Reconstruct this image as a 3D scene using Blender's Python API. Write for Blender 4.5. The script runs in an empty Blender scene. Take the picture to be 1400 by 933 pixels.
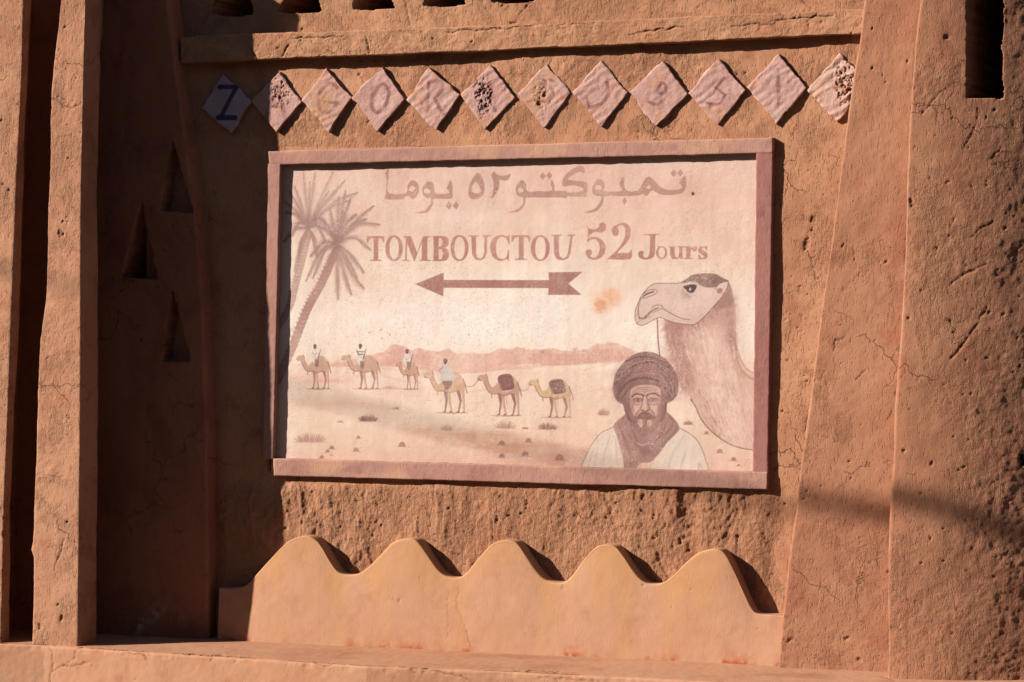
import bpy, math, random
import numpy as np
from mathutils import Vector, Matrix
random.seed(7)
rs = np.random.RandomState(7)
S = bpy.context.scene
COL = S.collection

# ------------------------------------------------------------------ camera
PX = 0.003                                   # metres per photo pixel at the wall
F = 3300.0
YAW, PITCH = math.radians(22.4), math.radians(0.71)
fw = Vector((-math.sin(YAW)*math.cos(PITCH), math.cos(YAW)*math.cos(PITCH), -math.sin(PITCH)))
rt = Vector((math.cos(YAW), math.sin(YAW), 0.0))
up = rt.cross(fw)
CAM = Vector((0, 0, 1.75-9.9*math.sin(PITCH))) - fw*9.9
camd = bpy.data.cameras.new('camera'); cam = bpy.data.objects.new('camera', camd); COL.objects.link(cam)
camd.sensor_width = 36; camd.lens = F/1400*36; camd.clip_end = 3000; camd.clip_start = 0.1
R = Matrix((rt, up, -fw)).transposed().to_4x4(); R.translation = CAM
cam.matrix_world = R
S.camera = cam

# ------------------------------------------------------------------ sky, sun, exposure
SUNV = Vector((1.65, 1.0, -0.95)).normalized()          # the way the light travels
world = bpy.data.worlds.new('World'); S.world = world; world.use_nodes = True
nt = world.node_tree; bg = nt.nodes['Background']
sky = nt.nodes.new('ShaderNodeTexSky'); sky.sky_type = 'NISHITA'; sky.sun_disc = False
sky.sun_elevation = math.asin(-SUNV.z)
sky.sun_rotation = math.atan2(-SUNV.x, -SUNV.y)
sky.dust_density = 0.6; sky.ozone_density = 1.0; sky.altitude = 700
nt.links.new(sky.outputs[0], bg.inputs[0]); bg.inputs[1].default_value = 0.05
sd = bpy.data.lights.new('sun', 'SUN'); sd.energy = 5.0; sd.angle = math.radians(0.5); sd.color = (1.0, 0.94, 0.87)
sun = bpy.data.objects.new('sun', sd); COL.objects.link(sun)
sun.rotation_euler = SUNV.to_track_quat('-Z', 'Y').to_euler(); sun.location = (-10, -8, 8)
S.view_settings.view_transform = 'Standard'; S.view_settings.look = 'None'
S.view_settings.exposure = 1.45; S.view_settings.gamma = 1.0
KLIT = 2.3                                   # what a white sheet on the wall renders at

# ------------------------------------------------------------------ geometry helpers
_C = np.array(CAM); _f = np.array(fw); _r = np.array(rt); _u = np.array(up)
def ray(px, py):
    px = np.asarray(px, float)[..., None]; py = np.asarray(py, float)[..., None]
    return _f*F + _r*(px-700.0) - _u*(py-466.5)
def P(px, py, p=0.0):                         # point seen at a photo pixel on the plane p pixels in front of the wall
    d = ray(px, py); y = -np.asarray(p, float)*PX
    t = (y-_C[1])/d[..., 1]
    return _C + d*t[..., None]
KB = 0.0105                                   # the bench rises a little to the right
def PZ(px, py, z):                            # ... on the bench top
    d = ray(px, py); t = (z+KB*_C[0]-_C[2])/(d[..., 2]-KB*d[..., 0])
    return _C + d*t[..., None]
def proj(V):
    q = V-_C; zf = q@_f
    return 700+F*(q@_r)/zf, 466.5-F*(q@_u)/zf

def vnoise(x, y, seed=0):
    xi = np.floor(x).astype(np.int64); yi = np.floor(y).astype(np.int64)
    fx = x-xi; fy = y-yi
    fx = fx*fx*fx*(fx*(fx*6-15)+10); fy = fy*fy*fy*(fy*(fy*6-15)+10)
    def h(a, b):
        n = (a*374761393+b*668265263+seed*974634777) & 0xffffffff
        n = ((n ^ (n >> 13))*1274126177) & 0xffffffff
        return ((n ^ (n >> 16)) & 0xffff)/32767.5-1
    a, b, c, d = h(xi, yi), h(xi+1, yi), h(xi, yi+1), h(xi+1, yi+1)
    return (a*(1-fx)+b*fx)*(1-fy)+(c*(1-fx)+d*fx)*fy
def fbm(x, y, oc=4, seed=0, gain=0.5):
    s = 0; a = 1; t = 0
    for i in range(oc):
        s = s+a*vnoise(x*2**i+i*17.3, y*2**i-i*9.1, seed+i); t += a; a *= gain
    return s/t*1.6
def sst(e0, e1, x):
    t = np.clip((x-e0)/(e1-e0), 0, 1); return t*t*(3-2*t)

def mesh_obj(name, V, Fc, mat, parent=None, smooth=True, attrs=None):
    me = bpy.data.meshes.new(name)
    V = np.asarray(V, np.float32).reshape(-1, 3); Fc = np.asarray(Fc, np.int32)
    n = Fc.shape[1]
    me.vertices.add(len(V)); me.vertices.foreach_set('co', V.ravel())
    me.loops.add(Fc.size); me.loops.foreach_set('vertex_index', Fc.ravel())
    me.polygons.add(len(Fc)); me.polygons.foreach_set('loop_start', np.arange(0, Fc.size, n, dtype=np.int32))
    me.update(calc_edges=True); me.validate()
    me.polygons.foreach_set('use_smooth', np.full(len(me.polygons), smooth))
    for k, a in (attrs or {}).items():
        a = np.asarray(a, np.float32)
        if a.ndim == 1:
            at = me.attributes.new(k, 'FLOAT', 'POINT'); at.data.foreach_set('value', a)
        else:
            at = me.attributes.new(k, 'FLOAT_COLOR', 'POINT'); at.data.foreach_set('color', a.ravel())
    me.materials.append(mat)
    o = bpy.data.objects.new(name, me); COL.objects.link(o)
    if parent:
        o.parent = parent; o.matrix_parent_inverse = Matrix.Translation(-parent.location)
    return o
def gridfaces(nr, nc, off=0):
    i = np.arange(nr*nc).reshape(nr, nc)+off
    return np.stack([i[:-1, :-1], i[:-1, 1:], i[1:, 1:], i[1:, :-1]], -1).reshape(-1, 4)
def normals(V):                               # V: rows x cols x 3, columns to the right, rows upward
    du = np.gradient(V, axis=1); dv = np.gradient(V, axis=0)
    n = np.cross(du, dv); return n/np.maximum(np.linalg.norm(n, axis=2, keepdims=True), 1e-9)
def empty(name, loc=(0, 0, 0)):
    o = bpy.data.objects.new(name, None); COL.objects.link(o); o.location = loc; return o
def tag(o, label=None, cat=None, group=None, kind=None):
    if label: o['label'] = label
    if cat: o['category'] = cat
    if group: o['group'] = group
    if kind: o['kind'] = kind
    return o
def lsub(o, loc):                             # put the origin at a thing's base
    o.data.transform(Matrix.Translation(-Vector(loc))); o.location = loc

# distance helpers in photo pixels
def seg_sd(X, Y, pts, wid):
    best = np.full(X.shape, 1e9)
    for i in range(len(pts)-1):
        ax, ay = pts[i]; bx, by = pts[i+1]; dx, dy = bx-ax, by-ay
        L = dx*dx+dy*dy+1e-9
        t = np.clip(((X-ax)*dx+(Y-ay)*dy)/L, 0, 1)
        d = np.hypot(X-ax-t*dx, Y-ay-t*dy)-(wid[i]+(wid[i+1]-wid[i])*t)
        best = np.minimum(best, d)
    return best
def poly_sd(X, Y, pts):
    best = np.full(X.shape, 1e9); ins = np.zeros(X.shape, bool)
    n = len(pts)
    for i in range(n):
        ax, ay = pts[i]; bx, by = pts[(i+1) % n]; dx, dy = bx-ax, by-ay
        L = dx*dx+dy*dy+1e-9
        t = np.clip(((X-ax)*dx+(Y-ay)*dy)/L, 0, 1)
        best = np.minimum(best, np.hypot(X-ax-t*dx, Y-ay-t*dy))
        if ay != by:
            ins ^= ((ay > Y) != (by > Y)) & (X < (bx-ax)*(Y-ay)/(by-ay)+ax)
    return np.where(ins, -best, best)

# ------------------------------------------------------------------ materials
def srgb2lin(c):
    c = np.asarray(c, float)/255
    return np.where(c <= 0.04045, c/12.92, ((c+0.055)/1.055)**2.4)
def alb(c): return tuple(np.clip(srgb2lin(c)/KLIT, 0, 0.86))
def mud(name, c1, c2, c3, bump=1.0, fleck=0.5, soft=0.0, stain=None, tint=None, crumble=1.0):
    m = bpy.data.materials.new(name); m.use_nodes = True
    t = m.node_tree; N = t.nodes; L = t.links
    b = N['Principled BSDF']; b.inputs['Roughness'].default_value = 0.92
    b.inputs['Specular IOR Level'].default_value = 0.15
    geo = N.new('ShaderNodeNewGeometry')
    def noise(scale, det=4, rough=0.55, vec=None, dist=0):
        n = N.new('ShaderNodeTexNoise'); n.inputs['Scale'].default_value = scale
        n.inputs['Detail'].default_value = det; n.inputs['Roughness'].default_value = rough
        n.inputs['Distortion'].default_value = dist
        L.new(vec or geo.outputs['Position'], n.inputs['Vector']); return n.outputs['Fac']
    def ramp(v, a, bb):
        r = N.new('ShaderNodeMapRange'); r.inputs[1].default_value = a; r.inputs[2].default_value = bb
        r.interpolation_type = 'SMOOTHSTEP'; L.new(v, r.inputs[0]); return r.outputs[0]
    def mix(f, a, bb, mode='MIX'):
        x = N.new('ShaderNodeMix'); x.data_type = 'RGBA'; x.blend_type = mode
        if isinstance(f, float): x.inputs[0].default_value = f
        else: L.new(f, x.inputs[0])
        for k, v in ((6, a), (7, bb)):
            if isinstance(v, tuple): x.inputs[k].default_value = (*v, 1)
            else: L.new(v, x.inputs[k])
        return x.outputs[2]
    def math_(op, a, bb):
        x = N.new('ShaderNodeMath'); x.operation = op
        for k, v in ((0, a), (1, bb)):
            if isinstance(v, (int, float)): x.inputs[k].default_value = v
            else: L.new(v, x.inputs[k])
        return x.outputs[0]
    A, B, Cc = alb(c1), alb(c2), alb(c3)
    col = mix(ramp(noise(1.6, 5, 0.6), 0.38, 0.62), A, B)
    col = mix(ramp(noise(7, 5, 0.65), 0.5, 0.72), col, Cc)
    # short straw flecks and grit colour
    mp = N.new('ShaderNodeMapping'); mp.inputs['Rotation'].default_value = (0.3, 0.75, 0.2)
    mp.inputs['Scale'].default_value = (1, 1, 0.28); L.new(geo.outputs['Position'], mp.inputs['Vector'])
    fl = noise(150, 2, 0.5, mp.outputs[0], 0.4)
    fl2 = noise(60, 6, 0.75)
    dark = tuple(x*0.62 for x in A); light = tuple(min(x*1.22, 0.86) for x in B)
    col = mix(math_('MULTIPLY', ramp(fl, 0.60, 0.72), fleck*0.8), col, dark)
    col = mix(math_('MULTIPLY', ramp(fl2, 0.52, 0.72), fleck*0.5), col, light)
    at = N.new('ShaderNodeAttribute'); at.attribute_name = 'crack'
    col = mix(math_('MULTIPLY', at.outputs['Fac'], 0.75), col, tuple(x*0.25 for x in A))
    at2 = N.new('ShaderNodeAttribute'); at2.attribute_name = 'stain'
    col = mix(math_('MULTIPLY', at2.outputs['Fac'], 1.0), col, alb(stain or c3))
    at4 = N.new('ShaderNodeAttribute'); at4.attribute_name = 'tint'
    col = mix(at4.outputs['Fac'], col, alb(tint or c3))
    at3 = N.new('ShaderNodeAttribute'); at3.attribute_name = 'rough'
    # crumbling patches with a sharp outline where the skim coat has gone
    zone = math_('ADD', noise(4.2, 7, 0.68, None, 0.6), math_('MULTIPLY', at3.outputs['Fac'], 0.16))
    patch = math_('MULTIPLY', ramp(zone, 0.575, 0.64), crumble)
    col = mix(math_('MULTIPLY', patch, 0.35), col, tuple(x*0.78 for x in A))
    # hairline cracks
    vm = N.new('ShaderNodeVectorMath'); vm.operation = 'ADD'
    dn = N.new('ShaderNodeTexNoise'); dn.inputs['Scale'].default_value = 9; dn.inputs['Detail'].default_value = 5; L.new(geo.outputs['Position'], dn.inputs['Vector'])
    vs = N.new('ShaderNodeVectorMath'); vs.operation = 'SCALE'; vs.inputs['Scale'].default_value = 0.22; L.new(dn.outputs['Color'], vs.inputs[0])
    L.new(geo.outputs['Position'], vm.inputs[0]); L.new(vs.outputs[0], vm.inputs[1])
    ve = N.new('ShaderNodeTexVoronoi'); ve.feature = 'DISTANCE_TO_EDGE'; ve.inputs['Scale'].default_value = 3.1; L.new(vm.outputs[0], ve.inputs['Vector'])
    hair = math_('MULTIPLY', ramp(ve.outputs['Distance'], 0.011, 0.002), math_('MULTIPLY', ramp(noise(2.3, 4, 0.6, None, 0.2), 0.53, 0.60), crumble))
    col = mix(math_('MULTIPLY', hair, 0.6), col, tuple(x*0.35 for x in A))
    L.new(col, b.inputs['Base Color'])
    vo = N.new('ShaderNodeTexVoronoi'); vo.inputs['Scale'].default_value = 70; vo.inputs['Randomness'].default_value = 1
    L.new(geo.outputs['Position'], vo.inputs['Vector'])
    pit = math_('MULTIPLY', ramp(vo.outputs['Distance'], 0.20, 0.05), ramp(noise(11, 3), 0.52, 0.60))
    h = math_('MULTIPLY', noise(16, 8, 0.62, None, 0.3), 0.55)
    h = math_('ADD', h, math_('MULTIPLY', ramp(fl, 0.57, 0.70), -0.22))
    h = math_('ADD', h, math_('MULTIPLY', pit, -0.35))
    h = math_('ADD', h, math_('MULTIPLY', noise(200, 4, 0.7), 0.24))
    amp = math_('ADD', math_('MULTIPLY', at3.outputs['Fac'], 0.6), 0.55)
    h = math_('MULTIPLY', h, amp)
    grit = math_('ADD', noise(75, 6, 0.75, None, 0.5), math_('MULTIPLY', noise(34, 4, 0.7, mp.outputs[0], 0.6), 1.1))
    h = math_('ADD', h, math_('MULTIPLY', patch, math_('ADD', math_('MULTIPLY', grit, 0.75), -0.85)))
    h = math_('ADD', h, math_('MULTIPLY', hair, -0.35))
    bp = N.new('ShaderNodeBump'); bp.inputs['Strength'].default_value = 1.0
    bp.inputs['Distance'].default_value = 0.009*bump
    L.new(h, bp.inputs['Height']); L.new(bp.outputs[0], b.inputs['Normal'])
    return m
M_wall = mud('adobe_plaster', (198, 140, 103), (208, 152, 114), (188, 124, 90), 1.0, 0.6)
M_rough = mud('eroded_adobe', (198, 138, 102), (210, 152, 114), (186, 122, 90), 1.1, 0.8)
M_pillar = mud('pillar_adobe', (200, 140, 106), (210, 152, 116), (190, 124, 92), 1.0, 0.6)
M_right = mud('red_adobe', (186, 126, 94), (194, 136, 102), (178, 112, 84), 1.0, 0.5)
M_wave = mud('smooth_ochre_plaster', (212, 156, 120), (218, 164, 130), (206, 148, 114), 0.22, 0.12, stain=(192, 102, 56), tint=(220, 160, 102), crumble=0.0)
M_bench = mud('bench_plaster', (204, 146, 110), (210, 154, 118), (198, 134, 98), 0.3, 0.22, stain=(160, 92, 58), crumble=0.25)
M_frame = mud('mauve_painted_plaster', (200, 150, 132), (194, 142, 126), (182, 126, 112), 0.5, 0.45, stain=(216, 164, 134), crumble=0.3)
M_frameR = mud('plum_painted_plaster', (180, 124, 112), (172, 114, 104), (160, 100, 92), 0.5, 0.35, crumble=0.3)
def vcol_mat(name, bump=0.3):
    m = bpy.data.materials.new(name); m.use_nodes = True; t = m.node_tree; N = t.nodes; L = t.links
    b = N['Principled BSDF']; b.inputs['Roughness'].default_value = 0.85; b.inputs['Specular IOR Level'].default_value = 0.2
    a = N.new('ShaderNodeAttribute'); a.attribute_name = 'paint'; L.new(a.outputs['Color'], b.inputs['Base Color'])
    g = N.new('ShaderNodeNewGeometry')
    n = N.new('ShaderNodeTexNoise'); n.inputs['Scale'].default_value = 45; n.inputs['Detail'].default_value = 8
    n.inputs['Roughness'].default_value = 0.72; L.new(g.outputs['Position'], n.inputs['Vector'])
    bp = N.new('ShaderNodeBump'); bp.inputs['Distance'].default_value = 0.004*bump*2; L.new(n.outputs['Fac'], bp.inputs['Height'])
    L.new(bp.outputs[0], b.inputs['Normal']); return m
M_paint = vcol_mat('painted_plaster', 0.16); M_tile = vcol_mat('worn_painted_tile', 0.55)
def plain(name, c, rough=0.9):
    m = bpy.data.materials.new(name); m.use_nodes = True
    b = m.node_tree.nodes['Principled BSDF']; b.inputs['Base Color'].default_value = (*c, 1); b.inputs['Roughness'].default_value = rough
    n = m.node_tree.nodes.new('ShaderNodeTexNoise'); n.inputs['Scale'].default_value = 3; n.inputs['Detail'].default_value = 8
    x = m.node_tree.nodes.new('ShaderNodeMix'); x.data_type = 'RGBA'
    x.inputs[6].default_value = (*[v*0.75 for v in c], 1); x.inputs[7].default_value = (*[min(1, v*1.25) for v in c], 1)
    m.node_tree.links.new(n.outputs['Fac'], x.inputs[0]); m.node_tree.links.new(x.outputs[2], b.inputs['Base Color'])
    return m
M_ground = plain('dusty_street', (0.10, 0.075, 0.055)); M_cable = plain('black_cable', (0.02, 0.02, 0.02), 0.6)

# ------------------------------------------------------------------ levels
ZB = float(P(700, 893.5, 27)[2])              # bench top, from the foot of the parapet
ZTOP = float(P(700, -60, 0)[2])

CRACKS = {}
def relief(X, Z, px, py, amp=1.0, seed=0, rmask=None, pits=60, box=None):
    """millimetre relief of hand laid mud; returns displacement (m), crack mask, roughness mask"""
    d = 0.0045*fbm(X*2.2, Z*2.2, 3, seed)+0.0022*fbm(X*11, Z*9, 4, seed+9)
    rm = np.clip(sst(-0.1, 0.7, fbm(X*3.1, Z*3.1, 4, seed+3)), 0, 1)*0.4
    if rmask is not None: rm = np.clip(rm*0.5+rmask, 0, 1.4)
    d = d+rm*0.0020*fbm(X*45, Z*38, 4, seed+5, 0.65)
    return d*amp, rm
def add_pits(d, cr, px, py, lst, depth=0.006):
    for (x, y, a, b, ang) in lst[:len(lst)]:
        m = (abs(px-x) < 3*a+3) & (abs(py-y) < 3*max(a, b)+3)
        if not m.any(): continue
        c, s = math.cos(ang), math.sin(ang)
        u = (px[m]-x)*c+(py[m]-y)*s; v = -(px[m]-x)*s+(py[m]-y)*c
        q = np.hypot(u/a, v/b)+0.35*vnoise(px[m]*0.5, py[m]*0.5, 3)
        k = 1-sst(0.6, 1.1, q)
        d[m] -= k*depth; cr[m] = np.maximum(cr[m], k*0.35)
def add_cracks(d, cr, px, py, lines, w=0.8, depth=0.006):
    for ln in lines:
        L2 = wob(ln)
        xs = [p[0] for p in L2]; ys = [p[1] for p in L2]
        m = (px > min(xs)-5) & (px < max(xs)+5) & (py > min(ys)-5) & (py < max(ys)+5)
        if not m.any(): continue
        n = len(L2); wd = [w*(0.1+0.9*math.sin(math.pi*(i+0.5)/n)*random.uniform(0.2, 1.2)) for i in range(n)]
        s = seg_sd(px[m], py[m], L2, wd)
        s = s+0.5*vnoise(px[m]*0.6, py[m]*0.6, 6); k = 1-sst(-0.2, 1.0, s); d[m] -= k*depth; cr[m] = np.maximum(cr[m], k*0.8)
        k2 = np.exp(-np.clip(s, 0, None)/3.5)*np.clip(fbm(px[m]*0.25, py[m]*0.25, 3, 7), 0, 1); d[m] -= k2*depth*0.5
def wob(ln, a=1.7, step=5):
    out = []
    for i in range(len(ln)-1):
        (x0, y0), (x1, y1) = ln[i], ln[i+1]; n = max(1, int(math.hypot(x1-x0, y1-y0)/step))
        for k in range(n):
            t = k/n; out.append((x0+(x1-x0)*t+(random.uniform(-a, a) if k else 0), y0+(y1-y0)*t+(random.uniform(-a, a) if k else 0)))
    out.append(ln[-1]); return out

def plan_strip(name, cols, z0, z1, mat, parent=None, res=0.005, zres=0.005, rnd=3, seed=0, amp=1.0,
               niches=(), rfun=None, pits=(), cracks=(), back=None, stainf=None):
    """sweep a plan polyline up the wall. cols: list of (xfun(z), y) corner lines"""
    nz = max(2, int((z1-z0)/zres)+1); Z = np.linspace(z0, z1, nz)
    XX, YY = [], []
    for k in range(len(cols)-1):
        (fa, ya), (fb, yb) = cols[k], cols[k+1]
        xa, xb = fa(Z), fb(Z); L = np.max(np.hypot(xb-xa, yb-ya)); n = max(2, int(L/res))
        t = np.arange(n)/n
        XX.append(xa[:, None]+(xb-xa)[:, None]*t); YY.append(np.full((nz, 1), ya)+(yb-ya)*t+np.zeros((nz, 1)))
    XX.append(cols[-1][0](Z)[:, None]); YY.append(np.full((nz, 1), cols[-1][1]))
    X = np.concatenate(XX, 1); Y = np.concatenate(YY, 1)
    if rnd:
        k = np.ones(2*rnd+1)/(2*rnd+1)
        # wandering arris: shift smoothing with height
        Xp = np.pad(X, ((0, 0), (rnd, rnd)), 'edge'); Yp = np.pad(Y, ((0, 0), (rnd, rnd)), 'edge')
        X = sum(Xp[:, i:i+X.shape[1]] for i in range(2*rnd+1))/(2*rnd+1)
        Y = sum(Yp[:, i:i+Y.shape[1]] for i in range(2*rnd+1))/(2*rnd+1)
    V = np.stack([X, Y, np.repeat(Z[:, None], X.shape[1], 1)], 2)
    if back: V[:, :, 1] += back(V)
    N = normals(V)
    arc = np.concatenate([np.zeros((nz, 1)), np.cumsum(np.hypot(np.diff(X, axis=1), np.diff(Y, axis=1)), 1)], 1)
    arc = arc-arc[nz//2][None, :]+arc[nz//2][None, :]
    arc = np.repeat(arc[nz//2][None, :], nz, 0)
    px, py = proj(V)
    rm = rfun(px, py) if rfun else None
    d, rr = relief(arc+seed*3.7, V[:, :, 2], px, py, amp, seed, rm)
    cr = np.zeros(d.shape)
    add_pits(d, cr, px, py, pits); add_cracks(d, cr, px, py, cracks, 0.35, 0.004)
    V = V+N*d[..., None]
    front = -N[:, :, 1] > 0.6
    wx = px+1.2*vnoise(px*0.12, py*0.12, 4)+0.8*vnoise(px*0.5, py*0.5, 5); wy = py+1.0*vnoise(px*0.2, py*0.2, 8)
    for (pp, dep) in niches:
        k = 1-sst(-1.0, 0.6, poly_sd(wx, wy, pp)); V[:, :, 1] += dep*np.where(front, k, 0)
    at = {'crack': cr.ravel(), 'rough': rr.ravel()}
    if stainf is not None: at['stain'] = stainf(px, py).ravel()
    o = mesh_obj(name, V.reshape(-1, 3), gridfaces(*X.shape), mat, parent, True, at)
    return o
def xline(pts, p):                            # corner line from photo points at depth p -> x(z)
    W = P([a for a, b in pts], [b for a, b in pts], p); o = np.argsort(W[:, 2])
    zz, xx = W[o, 2], W[o, 0]
    # extend linearly at both ends
    def f(z, zz=zz, xx=xx):
        r = np.interp(z, zz, xx)
        s0 = (xx[1]-xx[0])/(zz[1]-zz[0]); s1 = (xx[-1]-xx[-2])/(zz[-1]-zz[-2])
        return np.where(z < zz[0], xx[0]+(z-zz[0])*s0, np.where(z > zz[-1], xx[-1]+(z-zz[-1])*s1, r))
    return f
def bp_(pts, p0, k): return np.array([p0-k*(878-b)/978 for a, b in pts])
def xlb(pts, p0, k): return xline(pts, bp_(pts, p0, k))
def off(f, dx): return lambda z: f(z)+dx
def rpits(n, x0, x1, y0, y1, smin=0.9, smax=2.2):
    out = []
    for _ in range(int(n*0.6)):
        a = smin+(smax*1.3-smin)*random.random()**2.2
        out.append((random.uniform(x0, x1), random.uniform(y0, y1), a, max(0.7, a*random.uniform(0.25, 0.7)), random.uniform(-1.3, -0.1)))
    return out

# ------------------------------------------------------------------ ground and bench
pv = [(-300, -300, 0), (300, -300, 0), (300, 300, 0), (-300, 300, 0)]
g = mesh_obj('ground', pv, [(0, 1, 2, 3)], M_ground, smooth=False); tag(g, kind='structure')

fe = PZ([0, 60, 150, 300, 500, 700, 900, 960], [880, 882.5, 889, 898, 911, 919, 929, 932], ZB)     # front arris of the bench
fx, fy = fe[:, 0], fe[:, 1]
bx = np.arange(-3.2, 3.2, 0.006)
def bench():
    yf = np.interp(bx, fx, fy); sl = (fy[-1]-fy[-4])/(fx[-1]-fx[-4])
    yf = np.where(bx > fx[-1], fy[-1], yf)
    yf = yf+0.003*fbm(bx*3, bx*0, 3, 5)
    prof = []                                  # (t, kind)
    yb = 0.25
    rows = []
    for t in np.linspace(0, 1, 70)**0.7:       # back to front on top
        rows.append((yb+(yf-yb)*t-0*bx, ZB+KB*bx))
    r = 0.012
    rows.pop()
    for a in np.linspace(0, math.pi/2, 6):
        rows.append((yf+r-r*math.sin(a), ZB+KB*bx-r+r*math.cos(a)))
    for q_ in np.linspace(0, 1, 66)[1:]:
        rows.append((yf-0.03*q_*ZB, (ZB+KB*bx-r)*(1-q_)-0.02*q_))
    V = np.stack([np.stack([bx, y, z], 1) for y, z in rows], 0)[::-1]
    N = normals(V)
    px, py = proj(V)
    s = np.cumsum(np.r_[0, np.linalg.norm(np.diff(V[:, 0], axis=0), axis=1)])[:, None]+0*px
    Xc = V[:, :, 0]
    d = 0.0016*fbm(Xc*5, s*5, 4, 21)+0.0006*fbm(Xc*40, s*40, 3, 22)
    edge = np.exp(-((V[:, :, 2]-ZB-KB*Xc+0.012)/0.010)**2)*(V[:, :, 1] < yf[None, :]+0.006)
    d -= edge*0.004*np.clip(fbm(Xc*22, s*0, 3, 25), 0, 1)
    cr = np.zeros(d.shape)
    C = [[(112, 886), (104, 888), (102, 900), (92, 908), (84, 911), (75, 916), (71, 919)], [(66, 884), (71, 892), (71, 912), (68, 933), (66, 945)],
         [(84, 911), (110, 909), (125, 903)], [(172, 892), (195, 895), (201, 903)], [(196, 894), (199, 902)],
         [(563, 915), (580, 914), (600, 918), (620, 922), (645, 931)], [(738, 927), (760, 928), (790, 931), (820, 931)],
         [(430, 904), (440, 910), (450, 910), (458, 907)], [(250, 894), (290, 896), (345, 898)], [(705, 917), (735, 917), (765, 918)],
         [(560, 915), (568, 922)], [(1207, 926), (1222, 930)]]
    add_cracks(d, cr, px, py, C, 0.45, 0.003)
    add_pits(d, cr, px, py, [(564, 915, 2, 2, 0), (156, 889, 1.4, 1, 0), (306, 884.5, 1, 1, 0)]+rpits(30, 0, 1200, 900, 940, 0.6, 1.2), 0.004)
    st = np.clip(fbm(Xc*3, s*7, 5, 31)-0.15, 0, 1)*0.45
    V = V+N*d[..., None]
    o = mesh_obj('masonry_bench', V.reshape(-1, 3), gridfaces(*px.shape), M_bench, None, True,
                 {'crack': cr.ravel(), 'rough': (0*d).ravel(), 'stain': st.ravel()})
    tag(o, 'long low plastered bench ledge with cracked front edge along the foot of the facade', 'bench')
bench()

# ------------------------------------------------------------------ sign wall, cornice, pierced upper wall
wallT = empty('adobe_wall', (0, 0, ZB))
tag(wallT, 'central sunlit adobe facade wall behind the painted sign, with ledge and pierced top', 'wall')
WL, WR = float(P(200, 450, 0)[0]), float(P(1260, 450, 0)[0])
cst = lambda v: (lambda z: np.full(np.shape(z), v))
def rwall(px, py):
    low = sst(655, 675, py)*(1-sst(1040, 1085, px+0.12*(py-700)))
    band = (1-sst(175, 195, py))*(0.25+0.9*sst(0.05, 0.5, fbm(px*0.02, py*0.02, 3, 77)))*(1-sst(1150, 1180, px))
    k = 0
    for (x, y, r) in ((640, 105, 38), (715, 105, 30), (790, 95, 35), (865, 92, 35), (935, 90, 35), (1110, 100, 40), (470, 178, 30), (395, 175, 40), (540, 180, 40), (690, 175, 30)):
        k = np.maximum(k, 1.3*np.exp(-((px-x)**2+((py-y)*1.3)**2)/(r*r)))
    rg = 0.15*sst(1060, 1100, px)
    return np.maximum(low*1.3, np.where(py < 200, np.maximum(band*0.6, k), rg))
def ridges(V):
    px, py = proj(V); X, Z = V[:, :, 0], V[:, :, 2]
    low = sst(658, 672, py)*(1-sst(1050, 1090, px+0.1*(py-700)))
    wav = X+0.02*fbm(X*3, Z*6, 3, 41)
    var = 0.35+0.65*sst(-0.4, 0.5, fbm(X*2.5, Z*3, 2, 47))
    rr = 0.011*fbm(wav*5, Z*1.6, 3, 42)+var*(0.005*fbm(wav*18, Z*7, 4, 43, 0.6)+0.0028*fbm(wav*60, Z*45, 3, 44, 0.7))
    cut = 0.005*sst(0.80, 1.0, 1-np.abs(fbm(wav*5.5, Z*1.1, 2, 45))*1.5)*sst(-0.3, 0.3, fbm(X*4, Z*5, 2, 48))
    base = low*0.004
    # lumpy render round the plaques
    top = (1-sst(180, 195, py))
    lump = 0.004*fbm(X*6, Z*6, 3, 46)*top
    sgn = 1-sst(-10, -4, poly_sd(px, py, [(367, 207), (1056, 188), (1049, 669), (360, 650)]))
    return (low*(rr-cut)+lump-base)*(1-sgn)+0.025*sgn
wpits = [(1112, 300, 5, 7, 0.3), (1102, 334, 5, 10, 0.2), (1118, 381, 2.5, 1.5, 0), (1163, 305, 2, 4, 0.5), (894, 706, 3, 4, 0), (930, 740, 2, 5, 0), (1008, 735, 3, 5, 0), (720, 690, 3, 7, 0.2), (680, 710, 3, 5, 0)]+rpits(60, 1060, 1130, 200, 700)+rpits(110, 390, 1070, 672, 800, 1.2, 2.8)+rpits(110, 380, 1150, 80, 190, 1.0, 2.4)
CZ = float(P(700, 50, 0)[2])
plan_strip('wall_face', [(cst(WL), 0.0), (cst(WR), 0.0)], ZB-0.06, CZ, M_rough, wallT, 0.0046, 0.0046, 0, 1, 1.0,
           rfun=rwall, pits=wpits, cracks=[[(1105, 343), (1115, 380)], [(1100, 590), (1110, 560)]], back=ridges)
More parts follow.
